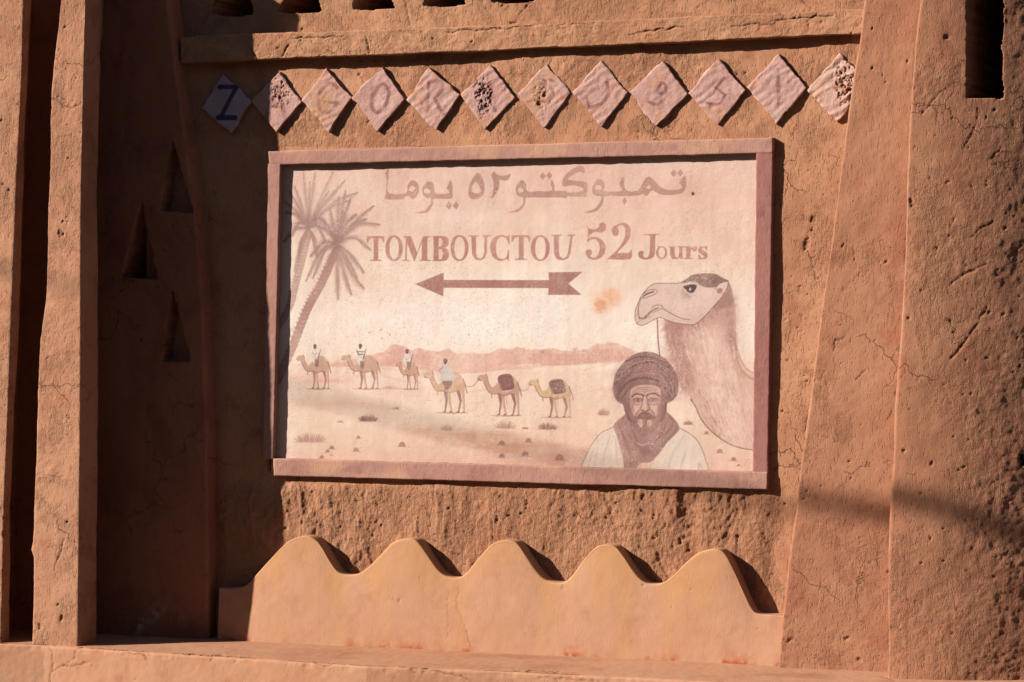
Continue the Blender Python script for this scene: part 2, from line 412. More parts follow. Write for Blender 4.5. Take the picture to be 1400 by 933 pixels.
# cornice: a ledge swept along the wall
def ledge(name, top, bot, x0, x1, p, pb, mat, parent, seed):
    xs = np.arange(x0, x1, 0.0045)
    tW = P([a for a, b in top], [b for a, b in top], p); bW = P([a for a, b in bot], [b for a, b in bot], p)
    zt = np.interp(xs, tW[:, 0], tW[:, 2])+0.0015*fbm(xs*8, xs*0, 4, seed); zb = np.interp(xs, bW[:, 0], bW[:, 2])+0.002*fbm(xs*7, xs*0, 4, seed+1)
    y = -p*PX; yb = -pb*PX
    rows = []
    for t in np.linspace(0, 1, 12): rows.append((yb+(y-yb)*t, zb, 0*t))
    n = 30
    for t in np.linspace(0, 1, n): rows.append((y, zb+(zt-zb)*t, 1))
    for t in np.linspace(0, 1, 16): rows.append((y+(yb+0.06-y)*t, zt, 0))
    V = np.stack([np.stack([xs, np.full(xs.shape, r[0]), r[1]+0*xs], 1) for r in rows], 0)
    Vp = np.pad(V, ((2, 2), (0, 0), (0, 0)), 'edge'); V = (Vp[:-4]+Vp[1:-3]+Vp[2:-2]+Vp[3:-1]+Vp[4:])/5
    N = normals(V); px, py = proj(V)
    s = np.arange(len(rows))[:, None]*0.005+0*px
    d = 0.003*fbm(V[:, :, 0]*6, s*6, 3, seed+2)+0.0022*fbm(V[:, :, 0]*28, s*28, 4, seed+3, 0.65)
    cr = np.zeros(d.shape)
    add_cracks(d, cr, px, py, [[(400, 53), (440, 52), (470, 50)], [(500, 50), (505, 72)], [(385, 78), (395, 62)], [(860, 48), (890, 42), (935, 37)], [(1000, 36), (1030, 33), (1060, 34)], [(1060, 28), (1095, 24), (1140, 22)], [(700, 36), (760, 32), (800, 33)], [(610, 44), (700, 38)], [(340, 62), (352, 84)], [(1103, 28), (1106, 38)]], 0.7, 0.005)
    add_pits(d, cr, px, py, rpits(90, 340, 1180, 15, 80, 1.0, 2.4), 0.005)
    V = V+N*d[..., None]
    return mesh_obj(name, V.reshape(-1, 3), gridfaces(*px.shape), mat, parent, True, {'crack': cr.ravel(), 'rough': (0.35+0*d).ravel()})
ledge('cornice', [(230, 51), (360, 46), (700, 34), (1200, 11)], [(230, 87), (350, 81.5), (700, 68), (1176, 46.5), (1200, 45.5)],
      float(P(247, 60, 16)[0]), float(P(1250, 40, 16)[0]), 16, -3, M_wall, wallT, 61)
def tri(cx, w, yb, h): return [(cx-w/2, yb), (cx-w*0.3, yb+1.5), (cx, yb+2), (cx+w*0.3, yb+1), (cx+w/2, yb-1), (cx+w*0.06, yb-h), (cx-w*0.06, yb-h)]
up_n = [(tri(cx, 56, yb, 78), 0.7) for cx, yb in ((318, 20), (411, 16), (510, 11), (607, 6.5), (700, 1.5), (792, -3))]
o = plan_strip('upper_wall', [(cst(WL), 16*PX), (cst(WR), 16*PX)], CZ-0.02, ZTOP+0.25, M_wall, wallT, 0.0046, 0.0046, 0, 2, 1.0, niches=up_n,
           rfun=lambda px, py: 0.5+0*px, pits=[(702, 32, 5, 2, 0)]+rpits(60, 400, 1180, 0, 50, 1, 2.4), cracks=[[(552, 0), (560, 35)], [(710, 20), (730, 0)], [(1095, 0), (1110, 12)]])
o['label'] = 'recessed top band of wall pierced by a row of triangular openings'

# ------------------------------------------------------------------ left tower, pillars
PT = 26
lt_r = xline([(228, 0), (244, 120), (267, 290), (277, 420), (283, 600), (285, 880)], PT)
lt_b = xline([(246, 0), (262, 110), (283, 250), (296, 420), (300, 600), (301, 880)], -8)
lt_l = cst(float(P(-330, 450, PT)[0]))
T = [([(235, 193), (219.5, 288), (263, 290)], 0.4), ([(193, 277), (167, 380), (214, 382)], 0.4), ([(235, 398), (221.5, 494), (260, 494)], 0.4)]
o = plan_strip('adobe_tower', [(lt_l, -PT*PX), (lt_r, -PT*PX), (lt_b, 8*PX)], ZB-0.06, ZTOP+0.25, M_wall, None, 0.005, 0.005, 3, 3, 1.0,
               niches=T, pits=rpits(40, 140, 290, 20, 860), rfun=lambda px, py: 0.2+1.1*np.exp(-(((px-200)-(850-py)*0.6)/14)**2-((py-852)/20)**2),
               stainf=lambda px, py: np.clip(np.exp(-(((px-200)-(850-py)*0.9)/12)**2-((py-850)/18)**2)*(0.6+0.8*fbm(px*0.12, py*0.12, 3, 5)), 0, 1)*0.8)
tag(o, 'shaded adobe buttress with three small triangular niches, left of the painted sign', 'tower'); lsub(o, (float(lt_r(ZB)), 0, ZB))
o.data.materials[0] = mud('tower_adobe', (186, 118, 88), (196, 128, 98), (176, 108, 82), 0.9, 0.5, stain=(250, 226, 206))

PP = 155; Q = -PP*PX; Q2 = -(PP-48)*PX; QT = -(PT-8)*PX
pl = xlb([(84, -100), (82, 0), (75, 80), (70, 140), (66, 270), (62, 400), (54, 470), (48, 640), (45, 740), (42, 752), (46, 762), (45, 878)], PP, 16)
pr = xlb([(118, -100), (117, 0), (115, 100), (111, 260), (110.5, 560), (108.5, 740), (107, 878)], PP, 16)
def batter(V): return 16*PX*np.clip((V[:, :, 2]-ZB)/3.0, 0, 1.3)*np.clip((V[:, :, 1]-QT)/(Q-QT), 0, 1)
o = plan_strip('adobe_pillar', [(off(pl, 0.0), QT), (pl, Q), (pr, Q), (off(pr, 0.0), Q2), (off(pr, -0.17), Q2+0.004), (off(pr, -0.17), QT)],
               ZB-0.06, ZTOP+0.25, M_pillar, None, 0.0045, 0.005, 2, 4, 1.0, back=batter, rfun=lambda px, py: 0.3+0*px,
               pits=rpits(70, 48, 112, 0, 870, 0.9, 2.4)+[(55, 856, 3, 5, 0), (83, 320, 5, 6, 0), (85, 845, 2.5, 7, 0.1)], cracks=[[(75, 780), (85, 745), (88, 738)], [(70, 135), (98, 148), (112, 140)]])
tag(o, 'narrow tapering adobe pillar, second from the left edge, with brown right side in shade', 'pillar', 'tall adobe pillars at the left'); lsub(o, (float(pl(ZB)), Q, ZB))
fl = cst(float(P(-260, 450, PP)[0])); fr = xlb([(34, -100), (33, 0), (30, 100), (22, 270), (19, 360), (13, 520), (6, 690), (2, 878)], PP, 16)
o = plan_strip('adobe_pillar', [(fl, QT), (fl, Q), (fr, Q), (fr, Q+20*PX), (off(fr, -0.2), Q+20*PX+0.004), (off(fr, -0.2), QT)],
               ZB-0.06, ZTOP+0.25, M_pillar, None, 0.005, 0.005, 2, 6, 1.0, back=batter, rfun=lambda px, py: 0.3+0*px,
               pits=rpits(50, 0, 34, 0, 870, 0.9, 2.2)+[(5, 730, 4, 6, 0)], cracks=[[(0, 690), (10, 730), (2, 735)]])
tag(o, 'adobe pillar at the far left edge, cut off by the frame of the picture', 'pillar', 'tall adobe pillars at the left'); lsub(o, (float(fr(ZB)), Q, ZB))

# ------------------------------------------------------------------ right tower with two steps
a1 = [(1183, 0), (1177, 50), (1170, 90), (1158, 170), (1148, 240), (1137, 330), (1127, 390), (1117, 470), (1107, 560), (1097, 620), (1089, 690), (1082, 740), (1075, 800), (1068, 860), (1063, 912)]
a2 = [(1258, 0), (1250, 60), (1243, 170), (1239, 260), (1236, 350), (1232, 450), (1225, 560), (1219, 670), (1215, 780), (1212, 925)]
P1, P2 = 38, 88
f1 = xline(a1, P1); f2 = xline(a2, P2); f3 = cst(float(P(1640, 450, P2)[0]))
xr = float(P(1235, 450, P2)[0])
def bend(V):                                   # the outer face curves away to the right
    t = np.clip(V[:, :, 0]-xr, 0, None); return 0.5*t*t+0.03*t
sl = [([(1323, -90), (1371, -90), (1371, 40), (1369, 60), (1369, 92), (1371, 110), (1371, 134), (1322, 134)], 0.8), ([(1393, 622), (1399, 621), (1399, 637), (1394, 637)], 0.05)]
rc = [[(1338, 147), (1335, 170), (1325, 190), (1317, 205)], [(1263, 154), (1278, 135), (1293, 120)], [(1298, 391), (1320, 374), (1352, 360)], [(1325, 327), (1345, 310), (1358, 302)],
      [(1318, 470), (1300, 490), (1335, 445), (1350, 418)], [(1299, 310), (1305, 298)], [(1380, 350), (1399, 335)], [(1140, 480), (1142, 465), (1155, 462)], [(1170, 520), (1185, 505)], [(1355, 218), (1368, 202)]]
rp = [(1248, 280, 5, 5, 0.3), (1245, 275, 3, 4, 0), (1241, 83, 2, 2, 0), (1294, 51, 4, 3, 0), (1250, 122, 1.5, 2.5, 0.6), (1211, 358, 3, 1.5, -0.4), (1157, 873, 4, 2, -0.4), (1080, 876, 6, 2.5, -0.4), (1214, 782, 1.5, 2, 0), (1290, 767, 1.8, 1.8, 0), (1304, 454, 1.6, 1.6, 0), (1372, 430, 3, 2, 0), (1175, 902, 4, 3, 0.3),
      (1370, 866, 3, 2, 0), (1395, 500, 2, 2, 0)]+rpits(70, 1070, 1240, 0, 915)+rpits(170, 1235, 1400, 130, 930, 0.9, 2.6)
def rright(px, py):
    d = sst(1240, 1390, px)*0.6+0.45*sst(600, 850, py)+0.5*sst(0.1, 0.6, fbm(px*0.011, py*0.011, 3, 12))
    return d*sst(1236-0.03*py+0.0*px, 1260, px)+0.5*sst(700, 860, py)*(px < 1240)
o = plan_strip('corner_tower', [(f1, 0.03), (f1, -P1*PX), (f2, -P1*PX), (f2, -P2*PX), (f3, -P2*PX)], ZB-0.06, ZTOP+0.25, M_right, None, 0.0048, 0.0052, 2, 8, 1.0,
               niches=sl, pits=rp, cracks=rc, rfun=rright, back=bend)
tag(o, 'broad battered adobe tower with stepped edge and narrow slit window on the right', 'tower'); lsub(o, (float(f2(ZB)), 0, ZB))

# ------------------------------------------------------------------ scalloped parapet
WV = [(300, 804), (310, 805), (322, 804), (337, 800), (350, 786), (368, 766), (387, 746), (400, 737), (418, 733), (432, 739), (441, 750), (452, 769), (462, 782), (474, 786.5), (488, 785), (502.6, 776), (520, 759), (537, 742),
      (555, 736.5), (568, 739), (578, 750), (589.5, 767), (601, 782), (612.6, 789), (627, 790), (638.7, 782), (653, 764.5), (670.5, 745.6), (683, 739.5), (695, 739), (707, 743.5), (719, 760), (731, 778), (743, 791.5), (755, 796), (770, 796.6), (782, 787), (800, 763),
      (815, 748), (827, 745), (842, 748.6), (854, 763), (866, 781), (878, 794.5), (890, 799), (905, 797.5), (920, 787), (938, 769), (956, 755.5), (974, 751), (986, 753.4), (995, 763), (1007, 787), (1019, 814), (1028, 832), (1037, 839.5), (1061, 841.6), (1110, 844)]
def catmull(pts, n=8, closed=False):
    p = [np.array(q, float) for q in pts]; out = []
    N = len(p)
    rng_ = range(N if closed else N-1)
    for i in rng_:
        p0 = p[(i-1) % N] if closed or i > 0 else p[0]; p1 = p[i]; p2 = p[(i+1) % N]; p3 = p[(i+2) % N] if closed or i+2 < N else p[-1]
        for k in range(n):
            t = k/n
            out.append(0.5*((2*p1)+(-p0+p2)*t+(2*p0-5*p1+4*p2-p3)*t*t+(-p0+3*p1-3*p2+p3)*t**3))
    if not closed: out.append(p[-1])
    return [tuple(q) for q in out]
def parapet():
    c = np.array(catmull(WV, 8)); TT = 24.0
    W = P(c[:, 0], c[:, 1], TT)
    x, zt = W[:, 0], W[:, 2]
    # even arc length
    s = np.r_[0, np.cumsum(np.hypot(np.diff(x), np.diff(zt)))]; u = np.arange(0, s[-1], 0.0055)
    x = np.interp(u, s, x); zt = np.interp(u, s, zt)
    tx = np.gradient(x); tz = np.gradient(zt); L = np.hypot(tx, tz); nx, nz = -tz/L, tx/L      # outward (up) normal
    r = 0.006; zb = ZB-0.04
    rows = []
    n = 70
    for i in range(n):
        t = i/(n-1); z = zb+(zt-r*nz-zb)*t; xx = x-r*nx*t
        y = -(TT+7*(1-t)**1.0)*PX
        rows.append(np.stack([xx, np.full(x.shape, y), z], 1))
    for a in np.linspace(0, math.pi/2, 6)[1:]:
        rows.append(np.stack([x-r*nx+r*nx*math.sin(a), np.full(x.shape, -TT*PX+r-r*math.cos(a)), zt-r*nz+r*nz*math.sin(a)], 1))
    for t in np.linspace(0, 1, 14)[1:]:
        rows.append(np.stack([x, np.full(x.shape, -TT*PX+r+(TT*PX+0.02)*t), zt], 1))
    V = np.stack(rows, 0); N = normals(V); px, py = proj(V)
    d = 0.0016*fbm(V[:, :, 0]*3.5, V[:, :, 2]*3.5, 3, 71)+0.0007*fbm(V[:, :, 0]*16, V[:, :, 2]*16, 3, 72)
    d[n:] *= 0.4
    cr = np.zeros(d.shape)
    add_cracks(d, cr, px, py, [[(770, 796), (769, 805)], [(627, 795), (625, 830), (640, 870), (644, 886)], [(534, 819), (552, 818)], [(613, 800), (612, 870)]], 0.22, 0.0015)
    add_pits(d, cr, px, py, [(546, 821, 1.6, 3, 0), (880, 800, 3, 2, 0)]+rpits(26, 340, 1060, 790, 900, 0.5, 1.0), 0.003)
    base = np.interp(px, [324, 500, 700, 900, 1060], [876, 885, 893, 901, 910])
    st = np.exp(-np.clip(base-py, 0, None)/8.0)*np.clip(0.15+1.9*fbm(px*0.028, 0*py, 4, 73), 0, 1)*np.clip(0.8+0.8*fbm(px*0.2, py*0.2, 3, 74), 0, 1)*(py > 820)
    pk = 0.25*np.clip(fbm(px*0.012, py*0.03, 3, 75), 0, 1)
    V = V+N*d[..., None]
    o = mesh_obj('scalloped_parapet', V.reshape(-1, 3), gridfaces(*px.shape), M_wave, None, True, {'crack': (cr*0.8).ravel(), 'rough': (0*d).ravel(), 'stain': np.clip(st*1.1, 0, 1).ravel(),
        'tint': np.clip((1-sst(740, 860, py+34*fbm(px*0.012, py*0.012, 3, 79)))*0.55+0.35*fbm(px*0.035, py*0.005, 4, 80), 0, 1).ravel()})
    tag(o, 'smooth ochre plaster parapet with five rounded wave crests below the painted sign', 'parapet'); lsub(o, (0, 0, ZB))
parapet()

# ------------------------------------------------------------------ slabs: a face with rounded edges and returns to the wall
def slab(name, quad, pf, pb, mat, parent=None, nu=None, nv=None, rpx=1.2, seed=0, amp=1.0, extra=None, attrs=None, stainf=None, wobble=0.5):
    TL, TR, BR, BL = [np.array(q, float) for q in quad]
    if nu is None:
        nu = max(6, int(np.linalg.norm(TR-TL)/1.5)); nv = max(6, int(np.linalg.norm(TL-BL)/1.5))
    k = 4
    def axis(n, L):
        u = np.linspace(rpx/L, 1-rpx/L, n)
        e = np.zeros(n)
        u = np.r_[np.zeros(k), u, np.ones(k)]; e = np.r_[np.arange(k, 0, -1), e, np.arange(1, k+1)]
        return u, e
    u, eu = axis(nu, np.linalg.norm(TR-TL)); v, ev = axis(nv, np.linalg.norm(TL-BL))
    U, Vv = np.meshgrid(u, v); E = np.maximum(eu[None, :], ev[:, None])
    XY = (BL[None, None]*((1-U)*(1-Vv))[..., None]+BR*((U)*(1-Vv))[..., None]+TR*(U*Vv)[..., None]+TL*((1-U)*Vv)[..., None])
    px, py = XY[..., 0], XY[..., 1]
    edge = E >= 1
    px = px+edge*wobble*fbm(px*0.06+seed, py*0.06, 3, seed); py = py+edge*wobble*fbm(px*0.06, py*0.06+seed, 3, seed+1)
    W = P(px, py, pf)
    back = np.interp(E, [0, 1, 2, k], [0, 0.35*rpx, rpx, (pf-pb)])*PX
    W[..., 1] += back
    N = normals(W)
    X, Z = W[..., 0], W[..., 2]
    d = 0.0010*fbm(X*6, Z*6, 3, seed+2)+0.0006*fbm(X*35, Z*35, 3, seed+3, 0.6)
    d = d*amp
    a = {'crack': np.zeros(d.shape), 'rough': np.zeros(d.shape)}
    if extra is not None: d = d+extra(px, py, U, Vv, a, E)
    if stainf is not None: a['stain'] = stainf(px, py, U, Vv)
    W = W+N*(d*(E < k))[..., None]
    at = {kk: (x.ravel() if x.ndim == 2 else x.reshape(-1, 4)) for kk, x in a.items()}
    return mesh_obj(name, W.reshape(-1, 3), gridfaces(*px.shape), mat, parent, True, at)

signT = empty('painted_sign', tuple(P(710, 670, 0)))
tag(signT, 'large framed mural sign reading TOMBOUCTOU 52 Jours with camels and turbaned man', 'sign')
FP = 8.5; PN = -1.5
inv = Matrix.Translation(-signT.location)
def adopt(o): o.parent = signT; o.matrix_parent_inverse = inv; return o
def frst(px, py, U, V): return np.clip(fbm(px*0.02, py*0.03, 4, 91)*1.3-0.1, 0, 0.8)
bpy.context.view_layer.update()
o = adopt(slab('top_rail', [(366.5, 207), (1056.5, 188.3), (1056, 209.5), (367, 225.5)], FP, -3, M_frame, seed=1, stainf=frst,
     extra=lambda px, py, U, V, a, E: (add_cracks(a['rough']*0, a['crack'], px, py, [[(652, 198), (656, 206), (653, 213)], [(855, 195), (857, 206)]], 0.3) or 0)))
o['label'] = 'mauve top bar of the frame'
o = adopt(slab('bottom_rail', [(374, 627), (1049.5, 646), (1048.5, 669.5), (374, 650.5)], FP+1, -3, M_frame, seed=2, stainf=frst)); o['label'] = 'mauve bottom bar of the frame'
o = adopt(slab('side_rail', [(366.2, 224), (383.3, 224), (373.5, 628), (359.5, 628)], FP, -3, M_frame, seed=3)); o['label'] = 'left bar of the frame, mostly in shadow'
o = adopt(slab('side_rail', [(1034, 208.5), (1056.6, 208.5), (1049.3, 668), (1029, 646)], FP-0.3, -3, M_frameR, seed=4)); o['label'] = 'plum right bar of the frame'

# ------------------------------------------------------------------ the mural
class Canvas:
    def __init__(s, x0, x1, y0, y1, st):
        s.x = np.arange(x0, x1, st); s.y = np.arange(y0, y1, st); s.X, s.Y = np.meshgrid(s.x, s.y)
        s.X = s.X.copy(); s.Y = s.Y.copy(); s.c = np.zeros(s.X.shape+(3,)); s.st = st; s.x0, s.y0 = x0, y0
        s.nz = np.clip(1+0.35*fbm(s.X*0.35, s.Y*0.35, 3, 201)+0.25*fbm(s.X*0.05, s.Y*0.05, 3, 202), 0.3, 1.25)
    def win(s, pts, m):
        xs = [p[0] for p in pts]; ys = [p[1] for p in pts]
        i0 = max(0, int((min(xs)-m-s.x0)/s.st)); i1 = min(len(s.x), int((max(xs)+m-s.x0)/s.st)+2)
        j0 = max(0, int((min(ys)-m-s.y0)/s.st)); j1 = min(len(s.y), int((max(ys)+m-s.y0)/s.st)+2)
        return slice(j0, j1), slice(i0, i1)
    def put(s, w, cov, col, al, worn):
        a = cov*al
        if worn: a = a*s.nz[w]**worn
        a = np.clip(a, 0, 1)[..., None]
        s.c[w] = s.c[w]*(1-a)+np.array(col, float)*a
    def poly(s, pts, col, al=1.0, soft=1.0, worn=0.4, holes=()):
        w = s.win(pts, soft+1)
        if s.X[w].size == 0: return
        d = poly_sd(s.X[w], s.Y[w], pts)
        for h in holes: d = np.maximum(d, -poly_sd(s.X[w], s.Y[w], h))
        s.put(w, np.clip(0.5-d/soft, 0, 1), col, al, worn)
    def line(s, pts, wid, col, al=1.0, soft=0.9, worn=0.4):
        if np.isscalar(wid): wid = [wid]*len(pts)
        elif len(wid) != len(pts): wid = list(np.interp(np.linspace(0, 1, len(pts)), np.linspace(0, 1, len(wid)), wid))
        w = s.win(pts, max(wid)+soft+1)
        if s.X[w].size == 0: return
        d = seg_sd(s.X[w], s.Y[w], pts, [q*0.5 for q in wid])
        s.put(w, np.clip(0.5-d/soft, 0, 1), col, al, worn)
    def blob(s, x, y, rx, ry, col, al=0.5, n=0.5, worn=0, seed=1):
        w = s.win([(x-2.2*rx, y-2.2*ry), (x+2.2*rx, y+2.2*ry)], 0)
        if s.X[w].size == 0: return
        q = ((s.X[w]-x)/rx)**2+((s.Y[w]-y)/ry)**2
        q = q+n*fbm(s.X[w]*0.05, s.Y[w]*0.12, 4, seed)
        s.put(w, np.exp(-np.clip(q, 0, None)*1.1), col, al, worn)
def cr_(pts, n=5): return catmull(pts, n)
def cl_(pts, n=5): return catmull(pts, n, True)
def Z(x0, y0, k): return lambda pts: [(x0+a/k, y0+b/k) for a, b in pts]
C = Canvas(371, 1041, 204, 653, 0.78)
X, Y = C.X, C.Y
# painted sky and sand
ky = [204, 260, 330, 400, 450, 488, 500, 530, 560, 590, 620, 653]
kc = np.array([(234, 196, 178), (236, 200, 182), (240, 212, 192), (249, 228, 210), (250, 234, 218), (248, 228, 208), (244, 214, 194), (245, 218, 198), (244, 218, 196), (240, 208, 184), (234, 196, 174), (226, 182, 160)], float)
YY = Y+14*fbm(X*0.012, Y*0.02, 4, 210)
for i in range(3): C.c[..., i] = np.interp(YY, ky, kc[:, i])
C.c += (fbm(X*0.02, Y*0.02, 5, 211)*7)[..., None]*np.array([0.7, 1, 1.1])
C.c += (fbm(X*0.006, Y*0.01, 3, 212)*6)[..., None]*np.array([0.3, 1, 0.9])
C.c += (fbm(X*0.11, Y*0.05, 4, 213)*3.5)[..., None]
for (x, y, rx, ry, col, al) in ((470, 300, 60, 40, (240, 200, 186), 0.5), (640, 300, 80, 14, (250, 226, 212), 0.5), (880, 300, 90, 30, (240, 204, 180), 0.5), (1000, 300, 40, 80, (238, 200, 180), 0.45),
        (620, 440, 170, 40, (255, 246, 236), 0.85), (740, 430, 60, 40, (255, 244, 234), 0.6), (560, 520, 60, 10, (252, 234, 218), 0.6), (480, 440, 60, 25, (252, 234, 222), 0.6), (760, 400, 60, 50, (252, 238, 224), 0.6), (900, 465, 30, 20, (252, 240, 232), 0.6), (740, 340, 60, 16, (240, 214, 196), 0.5),
        (985, 440, 30, 40, (240, 210, 190), 0.4), (620, 260, 60, 10, (238, 204, 186), 0.4), (830, 470, 90, 14, (250, 232, 214), 0.5)):
    C.blob(x, y, rx, ry, col, al, seed=int(x+y))
for (x, y, rx, ry, al) in ((829, 404, 15, 9, 0.55), (821, 416, 10, 10, 0.6), (840, 408, 8, 12, 0.35)): C.blob(x, y, rx, ry, (228, 152, 104), al, 0.9, 0.8, seed=int(x))
# mountains
mt = [(440, 500), (500, 489), (507, 487), (514, 483), (525, 481.5), (534, 473), (541, 471), (552, 473.5), (562, 479), (573, 476), (585, 479.5), (600, 481), (613, 477), (625, 484), (646, 482), (655, 484), (670, 483), (680, 478), (687, 476), (697, 478.5), (707, 474.6), (723, 478), (740, 478), (757, 476), (770, 480), (783, 479.5), (797, 479), (806, 477), (812, 472), (816, 469.6), (824, 471), (831, 468), (842, 469), (852, 473), (862, 478), (872, 482), (890, 486), (910, 489), (930, 492)]
C.poly(mt+[(930, 497), (870, 493), (840, 495), (800, 497), (760, 499), (720, 497), (705, 500), (690, 505), (660, 510), (620, 512), (590, 508), (560, 503), (520, 501), (440, 502)], (228, 180, 162), 0.74, 1.6, 0.9)
C.poly([(720, 499), (725, 486), (745, 480), (760, 483), (790, 484), (812, 478), (835, 476), (850, 484), (862, 490), (830, 494), (790, 498), (750, 500)], (220, 164, 146), 0.45, 4, 1)
C.poly([(520, 500), (535, 480), (545, 476), (560, 484), (580, 482), (600, 490), (585, 500), (550, 497)], (222, 170, 154), 0.4, 4, 1)
for (a, b) in ((534, 473), (541, 471), (687, 476), (816, 470), (831, 468), (573, 476), (613, 477)):
    C.line([(a, b), (a+6, b+8), (a+4, b+18)], [1, 3], (206, 150, 136), 0.25, 2); C.line([(a, b), (a-9, b+9)], [1, 2.5], (240, 205, 188), 0.5, 2)
for i in range(60):
    x = rs.uniform(720, 862); C.line([(x, rs.uniform(482, 490)), (x+rs.uniform(-1, 1), rs.uniform(490, 497))], 1.2, (205, 150, 135), 0.22, 1)
C.line([(790, 475), (791, 492)], 0.8, (150, 110, 100), 0.35); C.line([(740, 499), (790, 498), (812, 495)], 1.2, (196, 132, 118), 0.5)
for (px_, py_) in ((786, 479), (798, 481), (742, 482)):
    for a in range(7): C.line([(px_, py_), (px_+4*math.cos(a*0.9), py_-4*abs(math.sin(a*0.9)))], 0.7, (150, 110, 100), 0.35)
# dunes, and brown sand smears that paint in part of the cable's shadow
for ln, al in (([(590, 512), (640, 508), (700, 504), (740, 501), (800, 497.5), (860, 494)], 0.5), ([(400, 500), (440, 497), (500, 502), (560, 507)], 0.35), ([(560, 520), (580, 510), (600, 502)], 0.4), ([(785, 540), (830, 532), (880, 536)], 0.3), ([(800, 505), (830, 498), (850, 493)], 0.35), ([(520, 512), (545, 520), (575, 524)], 0.35), ([(620, 540), (680, 532), (760, 536)], 0.3)):
    C.line(cr_(ln), [1, 4, 1], (226, 178, 158), al, 3)
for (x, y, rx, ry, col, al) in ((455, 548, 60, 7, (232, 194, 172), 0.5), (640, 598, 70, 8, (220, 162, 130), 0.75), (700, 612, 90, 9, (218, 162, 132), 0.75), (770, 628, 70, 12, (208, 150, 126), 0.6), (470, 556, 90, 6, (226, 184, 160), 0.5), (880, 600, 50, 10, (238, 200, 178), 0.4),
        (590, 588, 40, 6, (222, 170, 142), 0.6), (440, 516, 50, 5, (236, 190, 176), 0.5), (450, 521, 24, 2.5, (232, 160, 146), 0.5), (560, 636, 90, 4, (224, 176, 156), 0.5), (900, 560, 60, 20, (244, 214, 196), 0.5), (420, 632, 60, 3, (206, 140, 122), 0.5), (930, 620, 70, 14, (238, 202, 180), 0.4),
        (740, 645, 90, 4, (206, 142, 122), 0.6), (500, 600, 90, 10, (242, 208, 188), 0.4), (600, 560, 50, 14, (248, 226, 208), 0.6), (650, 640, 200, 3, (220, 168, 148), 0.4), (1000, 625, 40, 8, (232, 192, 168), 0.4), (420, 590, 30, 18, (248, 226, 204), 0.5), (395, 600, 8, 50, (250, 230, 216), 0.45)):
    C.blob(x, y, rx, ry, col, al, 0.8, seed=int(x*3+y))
for i in range(90):
    x, y = rs.uniform(400, 1020), rs.uniform(535, 640); L = rs.uniform(3, 12)
    C.line([(x, y), (x+L, y+rs.uniform(-0.6, 0.8))], 0.7, (205, 152, 134), rs.uniform(0.1, 0.45))
# bushes and stones
def bush(x, y, w, h, col, al=0.7, n=26):
    C.line([(x-w*0.7, y+0.5), (x+w*0.7, y+1)], [0.6, 1.4, 0.6], (185, 120, 110), 0.7)
    C.blob(x, y-h*0.25, w*0.42, h*0.4, col, al*0.55, 0.6)
    for i in range(n*2):
        t = rs.uniform(-1, 1); b = x+t*w*0.5; hh = h*(1-0.6*t*t)*rs.uniform(0.5, 1)
        C.line([(b, y), (b+t*w*0.16+rs.uniform(-1, 1), y-hh)], [0.9, 0.35], col, al*rs.uniform(0.4, 0.9), 1.1)
bush(503.6, 575.5, 22, 9, (128, 82, 76), 0.95, 34); bush(424, 604, 34, 13, (176, 128, 116), 0.85, 46); bush(611, 588, 12, 8, (176, 144, 128), 0.6); bush(691, 585, 22, 11, (178, 134, 122), 0.75, 30); bush(748, 586.5, 22, 9, (150, 100, 92), 0.85, 30)
bush(825, 567, 12, 9, (176, 130, 118), 0.7); bush(941, 580, 10, 5, (170, 124, 112), 0.7); bush(718, 586, 6, 2, (170, 124, 112), 0.7); bush(541, 559, 8, 3, (150, 110, 104), 0.7, 6); bush(465, 577, 7, 2.5, (170, 120, 108), 0.7, 8)
for (x, y, r) in ((549.7, 608, 5), (686, 606, 4.6), (722.6, 602.5, 4.6), (686, 623.5, 4), (718, 621, 5), (765, 626, 6.2), (487, 615, 4.2), (453.6, 612, 3.6), (448, 617, 3), (440, 625, 3.4), (453, 622, 1.8), (490, 598, 2.6), (966, 592, 3.2), (984, 617, 4.4), (1003, 628, 4), (1010, 636, 2)):
    C.poly([(x-r, y+r*0.55), (x-r*0.8, y-r*0.3), (x-r*0.1, y-r*0.8), (x+r*0.7, y-r*0.45), (x+r, y+r*0.55)], (160, 112, 104), 0.85, 1)
    C.line([(x-r*1.5, y+r*0.65), (x+r*1.9, y+r*0.7)], [0.5, 1, 0.4], (176, 112, 100), 0.8)
# palms
pc, pd = (186, 150, 138), (160, 124, 118)
def frond(x0, y0, x1, y1, lift, wd=5, al=0.5, col=pc):
    mx, my = (x0+x1)/2, (y0+y1)/2-lift
    pts = cr_([(x0, y0), (mx, my), (x1, y1)], 11)
    n = len(pts)
    C.line(pts, [wd*0.5, wd*0.9, wd*0.75, 0.8], col, al*0.38, 3.0)
    for i in range(1, n):
        for sgn in (-1, 1):
            for q in range(3):
                t = (i+q/3)/n; ax, ay = pts[i]; dx, dy = pts[i][0]-pts[i-1][0], pts[i][1]-pts[i-1][1]; L = math.hypot(dx, dy)+1e-6
                dx, dy = dx/L, dy/L; l = wd*1.15*math.sin(math.pi*min(1, t*0.85+0.14))*rs.uniform(0.6, 1.3)
                C.line([(ax+dx*q, ay+dy*q), (ax+dx*l*1.3-sgn*dy*l*0.42, ay+dy*l*1.3+sgn*dx*l*0.42+l*0.3)], [1.5, 0.5], (col, pd)[q == 0], al*rs.uniform(0.3, 0.85), 1.2)
    C.line(pts, [1.6, 1.2, 0.7], pd, al*0.6)
